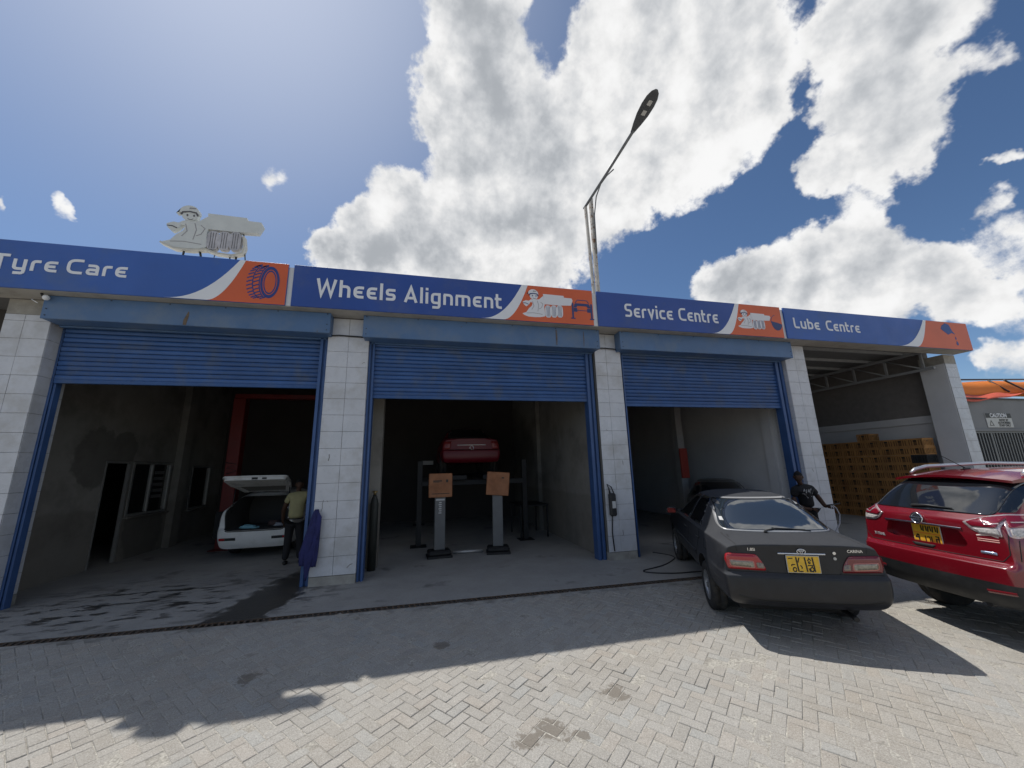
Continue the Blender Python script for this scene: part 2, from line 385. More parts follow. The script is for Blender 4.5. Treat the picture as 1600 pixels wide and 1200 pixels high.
for i in range(n):
    a, b_ = -12 + 30.0 * i / n, -12 + 30.0 * (i + 1) / n
    mb.add([(a, drain_y(a) + .075, -.05), (b_, drain_y(b_) + .075, -.05), (b_, 7.4, -.04), (a, 7.4, -.04)], [(0, 1, 2, 3)])
    mb.add([(a, 7.4, -.04), (b_, 7.4, -.04), (b_, 16, -.03), (a, 16, -.03)], [(0, 1, 2, 3)])
    mb.add([(a, drain_y(a) + .075, -.05), (b_, drain_y(b_) + .075, -.05), (b_, drain_y(b_) + .075, -.2), (a, drain_y(a) + .075, -.2)], [(0, 3, 2, 1)])
struct(mb.build('floor', FLOOR))
# concrete strip along the drain, trough and grating
CONC = mat('rough_concrete', (.34, .325, .295), .9, var=.22, vscale=7, bump=.5, bscale=60, dirt=((.16, .145, .12), .6, 3.0))
CONCD = mat('dirty_concrete', (.15, .135, .115), .9, var=.3, vscale=5)
mb = MB()
for i in range(n):
    a, b_ = -9.5 + 27.5 * i / n, -9.5 + 27.5 * (i + 1) / n
    A0, B0 = drain_y(a), drain_y(b_)
    wa, wb = .20 + .03 * sin(i * 2.3), .20 + .03 * sin(i * 2.3 + 2.3)
    mb.add([(a, A0 - wa, gz(A0) - .001), (b_, B0 - wb, gz(B0) - .001), (b_, B0 - .07, -.046), (a, A0 - .07, -.046)], [(0, 1, 2, 3)])
    mb.add([(a, A0 - .07, -.046), (b_, B0 - .07, -.046), (b_, B0 - .07, -.2), (a, A0 - .07, -.2)], [(0, 1, 2, 3)])
    mb.add([(a, A0 - .07, -.19), (b_, B0 - .07, -.19), (b_, B0 + .075, -.19), (a, A0 + .075, -.19)], [(0, 1, 2, 3)], 1)
struct(mb.build('kerb_strip', [CONC, CONCD]))
RUST = mat('rusty_iron', (.085, .07, .058), .75, metal=.25, var=.4, vscale=20, bump=.3, dirt=((.17, .105, .06), .6, 14))
dg = thing('drain_grating', 'long narrow iron drain grating across the front of the bays', 'drain', (0, drain_y(0), -.05))
dg.rotation_euler = (0, 0, atan2(-.0243, 1))
for s in (-.066, .066): MB().box(-7.2, 12.5, s - .006, s + .006, -.012, .006).build('rail', RUST, dg)
bar = MB().bbox(-.014, .014, -.06, .06, -.016, .002, .003).mesh('bar', RUST)
for i in range(262):
    link('bar', bar, dg, (-7.15 + i * .075 + rnd.gauss(0, .002), 0, 0), (0, 0, rnd.gauss(.22, .03)))

# ============================================================= THE BUILDING
B = thing('service_building', 'white tiled garage with four bays, three blue roller shutters and blue fascia', 'building', (4.3, 7.62, -.05))
TILE = mat('glazed_tile', (.56, .57, .60), .26, var=.07, vscale=2.6, dirt=((.38, .37, .35), .42, 1.9), spec=.5, bump=.05, bscale=3)
GROUT = mat('tile_grout', (.17, .165, .155), .9)
PLINTH = mat('cement_plinth', (.33, .315, .285), .92, var=.2, vscale=6, bump=.5)
PLASTER = mat('bay_plaster', (.245, .235, .215), .85, var=.12, vscale=1.4, dirt=((.11, .10, .09), .45, .8), bump=.15)
def plaster_marks():
    m = MATS['bay_plaster']; N = NT(m.node_tree); b = m.node_tree.nodes['Principled BSDF']; src = b.inputs['Base Color'].links[0].from_socket
    P = N.n('ShaderNodeNewGeometry').outputs['Position']; nz = N.m('MULTIPLY', N.m('SUBTRACT', N.noise(P, 2.6, 6, .65), .5), .9)
    st = None
    for p, r in (((-6.75, 10.15, 2.25), .62), ((-6.75, 10.9, 2.5), .42), ((-6.75, 12.0, .55), .75)):
        f = N.mr(N.v('DISTANCE', P, p), r * 1.4, r * .5); st = f if st is None else N.m('MAXIMUM', st, f)
    f = N.mr(N.m('ADD', st, nz), .40, .52)
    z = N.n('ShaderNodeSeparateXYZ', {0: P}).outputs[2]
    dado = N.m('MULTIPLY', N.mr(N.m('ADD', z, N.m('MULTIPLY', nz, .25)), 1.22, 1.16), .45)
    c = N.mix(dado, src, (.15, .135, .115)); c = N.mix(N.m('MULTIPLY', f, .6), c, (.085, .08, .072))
    N.put(b.inputs['Base Color'], c)
plaster_marks()
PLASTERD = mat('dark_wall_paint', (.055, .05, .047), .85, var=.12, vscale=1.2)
LIGHTP = mat('grey_wall_paint', (.62, .62, .63), .75, var=.06, vscale=1.5)
CEIL = mat('roof_sheet', (.16, .16, .16), .6, var=.1)
def slatmat(*a, **k):
    m = mat(*a, **k); N = NT(m.node_tree); b = m.node_tree.nodes['Principled BSDF']; l = b.inputs['Base Color'].links[0]; src = l.from_socket
    r = N.n('ShaderNodeObjectInfo').outputs['Random']
    h = N.n('ShaderNodeHueSaturation', {'Value': N.mr(r, 0, 1, .86, 1.14), 'Color': src}); N.put(b.inputs['Base Color'], h.outputs[0]); return m
BLUE = slatmat('blue_shutter_paint', (.031, .090, .25), .42, var=.14, vscale=3.0, dirt=((.11, .13, .16), .38, 2.3), spec=.45, bump=.08)
BLUEH = mat('faded_blue_hood', (.078, .150, .285), .45, var=.12, vscale=1.4, dirt=((.15, .20, .27), .5, 1.6), wear=((.12, .07, .04), .69, 5.0), bump=.1, bscale=8)
BLUER = mat('blue_rail_paint', (.040, .092, .235), .45, var=.12, vscale=4, wear=((.10, .075, .06), .70, 7))
WHITE = mat('white_fascia', (.74, .74, .73), .5, var=.05, dirt=((.5, .47, .42), .4, 3))
DARK = mat('dark_gap', (.02, .02, .022), .8)
BOLT = mat('bolt_head', (.05, .06, .08), .5, metal=.5)
ROWS = [4.54 - .0 , 4.43, 4.123, 3.815, 3.506, 3.198, 2.89, 2.581, 2.273, 1.964, 1.656, 1.347, 1.039, .730, .422, .114]
def pillar(x0, x1, cols, top, y1=8.2, sides=()):
    """core with plinth; tiles on the front and on the named sides"""
    yf = 7.623
    core = MB().box(x0 + .009, x1 - .009, yf + .009, y1, .105, 4.81).box(x0 + .002, x1 - .002, yf + .003, y1 + .001, -.06, .104, 1)
    if top < 4.7: core.box(x0 + .004, x1 - .004, yf + .004, y1 + .002, top + .004, 4.805, 1)
    p = adopt(core.build('pillar', [GROUT, PLINTH]), B)
    rows = [r for r in ROWS[1:]]
    rows = [top] + [r for r in rows if r < top - .03]
    def tl(u0, u1, z0, z1, side):
        g = .0024; t = .011
        bm = MB()
        if side == 'f': bm.bbox(-(u1 - u0) / 2 + g, (u1 - u0) / 2 - g, 0, t, -(z1 - z0) / 2 + g, (z1 - z0) / 2 - g, .0022)
        else: bm.bbox(0, t, -(u1 - u0) / 2 + g, (u1 - u0) / 2 - g, -(z1 - z0) / 2 + g, (z1 - z0) / 2 - g, .0022)
        return bm
    cache = {}
    def put(u0, u1, z0, z1, side, fixed):
        key = (round(u1 - u0, 3), round(z1 - z0, 3), side)
        if key not in cache: cache[key] = tl(u0, u1, z0, z1, side).mesh('tile', TILE)
        loc = ((u0 + u1) / 2, yf, (z0 + z1) / 2) if side == 'f' else (fixed, (u0 + u1) / 2, (z0 + z1) / 2)
        o = link('tile', cache[key], p, Vector(loc) + Vector((rnd.gauss(0, .0006), rnd.gauss(0, .0008), 0)), (rnd.gauss(0, .0022), rnd.gauss(0, .001), rnd.gauss(0, .0022)))
        return o
    for a, b_ in zip(rows[1:], rows[:-1]):
        for u0, u1 in zip(cols[:-1], cols[1:]): put(u0, u1, a, b_, 'f', 0)
        for sd in sides:
            fx = x1 - .0115 if sd == 'r' else x0
            for u0, u1 in ((yf + .012, yf + .25), (yf + .25, y1)): put(u0, u1, a, b_, 's', fx)
    return p
pillar(-6.72, -6.10, (-6.72, -6.45, -6.10), 4.54, 8.15, ('r',))
pillar(-1.80, -1.05, (-1.80, -1.425, -1.05), 4.80, 8.2, ('r',))
pillar(3.78, 4.42, (3.78, 4.055, 4.42), 4.80, 8.2, ())
pillar(9.13, 9.79, (9.13, 9.46, 9.79), 4.80, 8.2, ('l',))
pillar(15.0, 15.48, (15.0, 15.48), 4.54, 8.23, ())
P5 = [o for o in B.children if o.name.startswith('pillar')][-1]
adopt(MB().box(14.985, 15.0, 7.64, 8.235, .1, 4.54).build('wall', LIGHTP), B)

# shutters, hoods, guide rails
def shutter(x0, x1, zb, hood_x, zh, rails, wr):
    y = 7.80 + wr
    sh = adopt(MB().box(x0, x1, y + .02, y + .035, zb, zh + .3).build('rolling_shutter', DARK), B)
    pit = .0835; k = int((zh + .06 - zb) / pit) + 1
    prof = [(-.012, 0), (-.016, .006), (-.022, .018), (-.026, .034), (-.027, .048), (-.024, .062), (-.016, .073), (-.004, .0775), (.012, .079), (.012, .0)]
    me = MB().prism([(p[0], p[1]) for p in prof], 0, x1 - x0, 'x')
    for i_ in range(len(me.sm)): me.sm[i_] = False
    me = me.mesh('slat', BLUE)
    for i in range(k):
        o = link('slat', me, sh, (x0, y + rnd.gauss(0, .0015), zb + .02 + i * pit), (rnd.gauss(0, .012), rnd.gauss(0, .0004), 0))
    o = MB().bbox(x0, x1, y - .03, y + .02, zb - .045, zb + .022, .006).build('bottom_bar', BLUE, sh)
    hx0, hx1 = hood_x
    hd = MB()
    hd.bbox(hx0, hx1, 7.37, 7.395, zh, 4.803, .008).bbox(hx0 + .01, hx1 - .01, 7.396, 7.76, zh + .004, zh + .03, .006)
    hd.box(hx0 + .004, hx0 + .022, 7.396, 7.76, zh + .031, 4.80).box(hx1 - .022, hx1 - .004, 7.396, 7.76, zh + .031, 4.80)
    hd.bbox(hx0 + .02, hx1 - .02, 7.70, 7.775, zh - .02, zh + .003, .005)
    h = adopt(hd.build('shutter_hood', BLUEH), B)
    nb = MB()
    for i in range(6):
        x = hx0 + .06 + (hx1 - hx0 - .12) * i / 5
        nb.tube([(x, 7.362, 4.775), (x, 7.372, 4.775)], .012, 8, smooth=False)
        if i in (0, 5): nb.tube([(x, 7.362, zh + .06), (x, 7.372, zh + .06)], .01, 8, smooth=False); nb.tube([(x, 7.362, zh + .17), (x, 7.372, zh + .17)], .01, 8, smooth=False)
    nb.build('bolt', BOLT, h); nb_ = h.children[0]; nb_.matrix_parent_inverse = W(h) if False else Matrix.Identity(4)
    for (rx0, rx1, ry) in rails:
        r = MB().bbox(rx0, rx0 + (rx1 - rx0) * .38, ry, 7.93 + wr, -.05, zh + .03, .006).bbox(rx0 + (rx1 - rx0) * .62, rx1, ry, 7.93 + wr, -.05, zh + .03, .006).box(rx0 + .004, rx1 - .004, ry + .05, 7.90 + wr, -.05, zh + .03)
        adopt(r.build('guide_rail', BLUER), B)
    return sh
shutter(-6.03, -1.90, 3.47, (-6.06, -1.72), 4.40, ((-6.10, -6.015, 7.86), (-1.95, -1.80, 7.70)), .05)
shutter(-.98, 3.62, 3.29, (-1.14, 3.80), 4.36, ((-1.05, -.94, 7.70), (3.59, 3.76, 7.72)), 0)
shutter(4.46, 8.93, 3.20, (4.30, 9.11), 4.38, ((4.42, 4.52, 7.70), (8.90, 9.12, 7.72)), 0)
# adopt keeps hood bolts in place: children of hoods were built in world space, hoods sit at their parent's frame
# walls, roof, soffit, beams
def wallbox(name, m, *boxes, par=B):
    mb = MB()
    for b_ in boxes: mb.box(*b_)
    return adopt(mb.build(name, m), par)
HW = 5.1
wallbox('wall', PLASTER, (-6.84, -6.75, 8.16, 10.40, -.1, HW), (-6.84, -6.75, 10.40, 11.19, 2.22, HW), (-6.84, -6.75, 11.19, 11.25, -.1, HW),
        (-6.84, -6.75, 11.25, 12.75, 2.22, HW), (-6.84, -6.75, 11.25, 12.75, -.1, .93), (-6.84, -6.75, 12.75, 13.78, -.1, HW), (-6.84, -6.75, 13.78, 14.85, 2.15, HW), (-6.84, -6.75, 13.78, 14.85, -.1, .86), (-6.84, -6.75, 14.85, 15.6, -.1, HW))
wallbox('wall', PLASTER, (-6.75, -6.58, 12.86, 13.22, -.1, HW)).name = 'pilaster'
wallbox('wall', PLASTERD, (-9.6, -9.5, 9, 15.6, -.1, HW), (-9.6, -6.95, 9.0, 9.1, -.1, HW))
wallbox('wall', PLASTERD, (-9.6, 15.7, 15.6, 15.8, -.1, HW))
wallbox('wall', PLASTER, (3.76, 4.40, 8.21, 15.6, -.1, HW))
wallbox('wall', LIGHTP, (9.14, 9.70, 8.21, 15.6, -.1, HW))
wallbox('wall', mat('upper_wall_paint', (.20, .185, .175), .85, var=.1), (15.3, 15.5, 8.24, 15.6, 3.1, HW))
wallbox('wall', LIGHTP, (15.25, 15.5, 8.24, 15.6, 2.87, 3.098), (15.31, 15.5, 8.24, 15.6, -.1, 2.868))
for (y0, y1, x) in ((11.9, 12.25, 3.64), (8.35, 8.6, 9.06), (12.2, 12.5, 9.06)):
    wallbox('pilaster', PLASTER if x < 5 else LIGHTP, (x, x + .12 if x < 5 else x + .078, y0, y1, -.06, HW))
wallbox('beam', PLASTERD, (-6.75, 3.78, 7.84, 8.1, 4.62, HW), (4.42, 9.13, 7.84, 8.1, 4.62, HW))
wallbox('roof', CEIL, (-9.7, 15.6, 7.61, 15.9, HW + .003, 5.32))
# joists under the roof of the open bay, and the truss
STEEL = mat('grey_truss_paint', (.30, .31, .32), .55, var=.1)
for i in range(8):
    wallbox('joist', STEEL, (9.72, 15.28, 8.4 + i * .95, 8.46 + i * .95, HW - .09, HW - .004))
tr = adopt(MB().box(14.72, 14.80, 7.75, 15.55, 4.40, 4.47).build('truss', STEEL), B)
def tpart(name, mb): o = mb.build(name, STEEL); o.parent = tr; return o
tpart('top_chord', MB().box(14.72, 14.80, 7.75, 15.55, 4.93, 5.0))
yy = [8.0 + i * .95 for i in range(9)]
for i, y in enumerate(yy):
    if y > 15.5: continue
    tpart('post', MB().box(14.735, 14.785, y - .03, y + .03, 4.471, 4.929))
    if i + 1 < len(yy) and yy[i + 1] < 15.5: tpart('diagonal', MB().tube([(14.76, y + .04, 4.475), (14.76, yy[i + 1] - .04, 4.925)], .022, 6))
# door and windows in the side wall of the first bay
ALU = mat('aluminium_frame', (.42, .42, .41), .4, metal=.6, var=.1)
PANE = glass('dark_pane', (.012, .013, .014), .05)
dr = adopt(MB().box(-6.845, -6.735, 10.405, 10.44, -.03, 2.215).box(-6.80, -6.735, 11.145, 11.185, -.03, 2.215).box(-6.80, -6.735, 10.441, 11.144, 2.17, 2.215).build('door_frame', ALU), B)
lf = MB().bbox(-7.55, -6.81, 10.46, 10.49, -.02, 2.15, .004).build('door', mat('aluminium_door', (.33, .33, .33), .45, metal=.4)); lf.parent = dr
hn = MB().tube([(-7.4, 10.49, 1.05), (-7.4, 10.54, 1.05), (-7.28, 10.54, 1.05)], .012, 8).build('handle', ALU); hn.parent = dr
def window(y0, y1, z0, z1, cols, bars=False):
    w = adopt(MB().box(-6.81, -6.73, y0, y0 + .05, z0, z1).box(-6.81, -6.73, y1 - .05, y1, z0, z1).box(-6.81, -6.73, y0 + .051, y1 - .051, z0, z0 + .05).box(-6.81, -6.73, y0 + .051, y1 - .051, z1 - .05, z1).build('window', ALU), B)
    ws = (y1 - y0 - .1) / cols
    for i in range(cols):
        a = y0 + .05 + i * ws
        p = MB().box(-6.785, -6.777, a + .02, a + ws - .02, z0 + .06, z1 - .06).build('pane', PANE); p.parent = w
        if i: q = MB().box(-6.80, -6.74, a - .025, a + .025, z0 + .051, z1 - .051).build('mullion', ALU); q.parent = w
    q = MB().bbox(-6.86, -6.66, y0 - .04, y1 + .04, z0 - .05, z0 - .004, .006).build('sill', PLASTER); q.parent = w
    if bars:
        for k in range(5):
            a = y0 + .05 + ws + .12
            q = MB().box(-6.774, -6.772, a, a + ws - .28, z1 - .30 - k * .15, z1 - .22 - k * .15).build('poster', mat('pale_paper', (.10, .10, .10), .8)); q.parent = w
    return w
window(11.26, 12.74, .94, 2.21, 2, True)
window(13.79, 14.84, .87, 2.14, 1)
# fascia box carrying the sign panels
wallbox('fascia', WHITE, (-7.45, 15.395, 7.205, 7.60, 4.822, 5.585))
wallbox('soffit', mat('soffit_sheet', (.42, .40, .36), .6, var=.1, dirt=((.25, .23, .2), .5, 3)), (-7.45, 15.395, 7.19, 7.605, 4.806, 4.820))
# black cables strapped across the pillars, and the small things fixed to them
CABLE = mat('black_cable', (.018, .018, .02), .5)
adopt(MB().tube([(-1.82, 7.60, 4.42), (-1.6, 7.605, 4.445), (-1.05, 7.605, 4.43)], .014, 8).tube([(-1.80, 7.61, 4.80), (-1.40, 7.605, 4.825), (-1.1, 7.605, 4.81)], .012, 8).build('cable', CABLE), B)
adopt(MB().tube([(3.79, 7.60, 4.45), (4.05, 7.605, 4.46), (4.40, 7.60, 4.44)], .014, 8).tube([(3.87, 7.60, 1.38), (3.865, 7.6, 1.2), (3.90, 7.59, .9), (3.87, 7.6, .5), (3.89, 7.6, .14)], .012, 8).build('cable', CABLE), B)

wallbox('pilaster', PLASTER, (-1.06, -.80, 8.62, 8.9, -.05, HW))
SCUFF = mat('scuff_mark', (.20, .19, .18), .8)
mb = MB()
for (x, z, pts) in ((-1.62, 2.08, ((0, .09), (.005, .03), (-.008, -.03))), (-1.655, 1.25, ((0, .12), (-.015, .05), (-.01, -.02), (-.03, -.08))), (-1.60, 1.33, ((0, .03), (.02, 0))), (-1.70, .92, ((0, .05), (.01, -.04))), (-1.15, 3.9, ((0, .0), (.02, .02), (.05, .018))), (4.12, .47, ((0, .06), (.01, -.02), (-.01, -.05))), (3.92, 2.6, ((0, .02), (.03, -.02))), (9.35, 1.6, ((0, .04), (.02, -.03))), (-1.2, .22, ((0, .0), (.05, .05), (.09, .06))), (4.25, 1.9, ((0, .04), (.006, -.05)))):
    mb.ribbon([(x + a, z + b_) for a, b_ in pts], rnd.uniform(.006, .014), 7.6205, 7.623)
adopt(mb.build('scuff', SCUFF), B)['kind'] = 'stuff'
STREAK = mat('rust_streak', (.13, .095, .065), .8, var=.3, vscale=20)
mb = MB().ribbon([(-4.02, 4.66), (-4.03, 4.58), (-4.05, 4.50), (-4.055, 4.412)], [.012, .045, .06, .05], 7.3675, 7.3705)
for x in (2.78, 2.80, 3.42): mb.ribbon([(x, 4.74), (x + .003, 4.56), (x - .004, 4.40)], [.010, .016, .008], 7.3675, 7.3705)
adopt(mb.build('streak', STREAK), B)['kind'] = 'stuff'

# ============================================================= FASCIA SIGNS
SBLUE = mat('sign_blue', (.028, .074, .30), .38, var=.10, vscale=.8, spec=.5, dirt=((.10, .13, .22), .3, 1.5))
SBLUE2 = mat('sign_mid_blue', (.034, .105, .37), .38, var=.10, vscale=.8, spec=.5, dirt=((.10, .15, .26), .35, 1.2))
SORNG = mat('sign_orange', (.62, .115, .035), .4, var=.08, vscale=1.0, spec=.5)
SWHT = mat('sign_white', (.74, .75, .77), .45, var=.04, vscale=2)
SWHT2 = mat('print_white', (.70, .70, .72), .5)
SNAVY = mat('print_navy', (.03, .05, .16), .5)
SGREY = mat('print_grey', (.30, .29, .30), .6)
GL = {
 'T': (.76, [([(0, .915), (.76, .915)], 0), ([(.38, .915), (.38, 0)], 0)]),
 'y': (.62, [([(.085, .72), (.085, .085), (.53, .085)], .16), ([(.535, .72), (.535, -.2), (.10, -.2)], .14)]),
 'r': (.44, [([(.085, 0), (.085, .635), (.44, .635)], .2)]),
 'e': (.58, [([(.58, .635), (.085, .635), (.085, .085), (.58, .085)], .24), ([(.10, .36), (.50, .36)], 0)]),
 'C': (.76, [([(.76, .915), (.085, .915), (.085, .085), (.76, .085)], .34)]),
 'a': (.62, [([(.07, .635), (.535, .635), (.535, 0)], .18), ([(.53, .36), (.085, .36), (.085, .085), (.53, .085)], .14)]),
 'W': (1.08, [([(.06, 1), (.28, .06), (.54, .86), (.80, .06), (1.02, 1)], 0)]),
 'h': (.62, [([(.085, 1), (.085, 0)], 0), ([(.09, .635), (.535, .635), (.535, 0)], .2)]),
 'l': (.17, [([(.085, 1), (.085, 0)], 0)]),
 's': (.58, [([(.56, .635), (.085, .635), (.085, .36), (.50, .36), (.50, .085), (.03, .085)], .14)]),
 'A': (.82, [([(.07, 0), (.41, .93), (.75, 0)], 0), ([(.22, .27), (.60, .27)], 0)]),
 'i': (.17, [([(.085, .72), (.085, 0)], 0), ([(.085, 1.0), (.085, .84)], 0)]),
 'g': (.62, [([(.53, .635), (.085, .635), (.085, .085), (.53, .085)], .18), ([(.535, .72), (.535, -.2), (.10, -.2)], .14)]),
 'n': (.62, [([(.085, 0), (.085, .635)], 0), ([(.02, .635), (.535, .635), (.535, 0)], .2)]),
 'm': (.98, [([(.085, 0), (.085, .635)], 0), ([(.02, .635), (.895, .635), (.895, 0)], .2), ([(.49, .635), (.49, 0)], 0)]),
 't': (.42, [([(.10, .96), (.10, .085), (.42, .085)], .16), ([(-.06, .635), (.40, .635)], 0)]),
 'S': (.68, [([(.66, .915), (.085, .915), (.085, .50), (.58, .50), (.58, .085), (.03, .085)], .2)]),
 'v': (.58, [([(.05, .72), (.29, .06), (.53, .72)], 0)]),
 'c': (.56, [([(.56, .635), (.085, .635), (.085, .085), (.56, .085)], .22)]),
 'L': (.60, [([(.085, 1), (.085, .085), (.60, .085)], .18)]),
 'u': (.62, [([(.085, .72), (.085, .085), (.53, .085)], .18), ([(.535, .72), (.535, 0)], 0)]),
 'b': (.62, [([(.085, 1), (.085, 0)], 0), ([(.085, .635), (.535, .635), (.535, .085), (.085, .085)], .2)]),
}
SP = .17
def word(root, txt, x0, x1, z, cap, y=7.163):
    tot = sum(GL[c][0] for c in txt) + SP * (len(txt) - 1); k = (x1 - x0) / tot; x = x0
    for c in txt:
        w, strokes = GL[c]; mb = MB()
        for q, (pts, r) in enumerate(strokes):
            pts = fillet(pts, r, 5, False) if r else pts
            mb.ribbon([(x + p[0] * k, z + p[1] * cap) for p in pts], .165 * (k * .5 + cap * .5), y - .007 - q * .0007, y + .001)
        adopt(mb.build('letter', SWHT), root); x += (w + SP) * k
def sign(label, x0, x1, A, Bc, parts):
    """A / Bc: x of the swoosh edges at the bottom and the top"""
    z0, z1, y = 4.812, 5.627, 7.163
    r = thing('fascia_sign', label, 'sign', (x0, y, z0), 0, 'fascia signs over the bays')
    adopt(MB().bbox(x0, x1, y, y + .04, z0, z1, .003).build('blue_panel', SBLUE2 if x0 < -5 or x0 > 8 else SBLUE), r)
    def curve(c, p): return [(c[0] + (c[1] - c[0]) * t / 12, z0 + .004 + (z1 - z0 - .008) * (t / 12) ** p) for t in range(13)]
    ca, cb = curve(A, 2.15), curve(Bc, 1.9)
    op = cb + [(x1 - .003, z1 - .004), (x1 - .003, z0 + .004)]
    adopt(MB().prism(op, y - .003, y + .002).build('orange_panel', SORNG), r)
    mb = MB()
    for i in range(12):
        q = [ca[i], cb[i], cb[i + 1], ca[i + 1]]
        mb.add([(p[0], y - .006, p[1]) for p in q] + [(p[0], y + .002, p[1]) for p in q], [(0, 1, 2, 3), (4, 7, 6, 5), (0, 3, 7, 4), (1, 5, 6, 2)])
    adopt(mb.build('white_swoosh', SWHT), r)
    for a in parts: word(r, *a)
    return r
s1 = sign('Tyre Care sign in white letters with a blue tyre drawn on orange', -7.45, -2.457, (-4.30, -3.25), (-3.68, -3.16), [('Tyre', -6.66, -5.82, 5.115, .262), ('Care', -5.70, -4.88, 5.115, .262)])
s2 = sign('Wheels Alignment sign with white mechanic and blue car lift on orange', -2.365, 3.591, (1.12, 1.99), (1.58, 2.12), [('Wheels', -1.96, -.55, 5.045, .345), ('Alignment', -.39, 1.55, 5.04, .335)])
s3 = sign('Service Centre sign with white mechanic beside a dark oil bowl on orange', 3.703, 8.695, (6.58, 7.36), (7.05, 7.47), [('Service', 4.36, 5.58, 5.07, .32), ('Centre', 5.74, 6.81, 5.07, .32)])
s4 = sign('Lube Centre sign with a blue dripping oil can on orange', 8.81, 15.40, (12.53, 13.68), (13.19, 13.78), [('Lube', 9.06, 9.88, 5.095, .28), ('Centre', 10.10, 11.23, 5.095, .28)])
Y0 = 7.163
# tyre emblem
mb = MB(); cx, cz = -2.735, 5.235
for k in range(36):
    a0, a1 = 2 * pi * k / 36, 2 * pi * (k + 1) / 36
    for (r0x, r0z, r1x, r1z) in ((.155, .31, .118, .25), (.104, .232, .088, .205)):
        q = [(cx + r0x * cos(a0), cz + r0z * sin(a0)), (cx + r0x * cos(a1), cz + r0z * sin(a1)), (cx + r1x * cos(a1), cz + r1z * sin(a1)), (cx + r1x * cos(a0), cz + r1z * sin(a0))]
        mb.prism(q, Y0 - .006, Y0 - .002)
for col in range(2):
    for k in range(13):
        a = radians(97 + k * 13.8)
        x = cx - .03 - col * .105 + .155 * cos(a) ; z = cz + .315 * sin(a)
        mb.ribbon([(x + .005, z + .018), (x - .045, z + .0), (x - .085, z - .022)], .022, Y0 - .006, Y0 - .002)
    mb.ribbon([(cx - .022 - col * .105 + .15 * cos(radians(a)), cz + .315 * sin(radians(a))) for a in range(100, 262, 9)], .016, Y0 - .0065, Y0 - .002)
adopt(mb.build('tyre_emblem', mat('print_blue', (.02, .045, .20), .45)), s1)
BOARD = [(-3.918, 6.557), (-3.287, 6.549), (-3.272, 6.491), (-3.039, 6.486), (-3.006, 6.418), (-3.072, 6.256), (-3.414, 6.235), (-3.878, 6.237)]
BODY = [(-4.552, 5.913), (-4.433, 5.958), (-4.352, 6.082), (-4.262, 6.165), (-4.235, 6.258), (-4.30, 6.285), (-4.345, 6.20), (-4.428, 6.13), (-4.501, 6.192), (-4.535, 6.272), (-4.433, 6.324), (-4.349, 6.31), (-4.287, 6.365), (-4.192, 6.366), (-4.04, 6.379), (-3.954, 6.462), (-3.911, 6.5), (-3.876, 6.222), (-3.894, 6.173), (-3.867, 5.868), (-4.015, 5.832), (-4.177, 5.82), (-4.374, 5.827), (-4.494, 5.865)]
TYR = [(-3.892, 6.157), (-3.826, 6.205), (-3.694, 6.214), (-3.536, 6.227), (-3.4, 6.221), (-3.326, 6.168), (-3.299, 5.983), (-3.322, 5.856), (-3.487, 5.805), (-3.67, 5.823), (-3.83, 5.857), (-3.872, 5.913)]
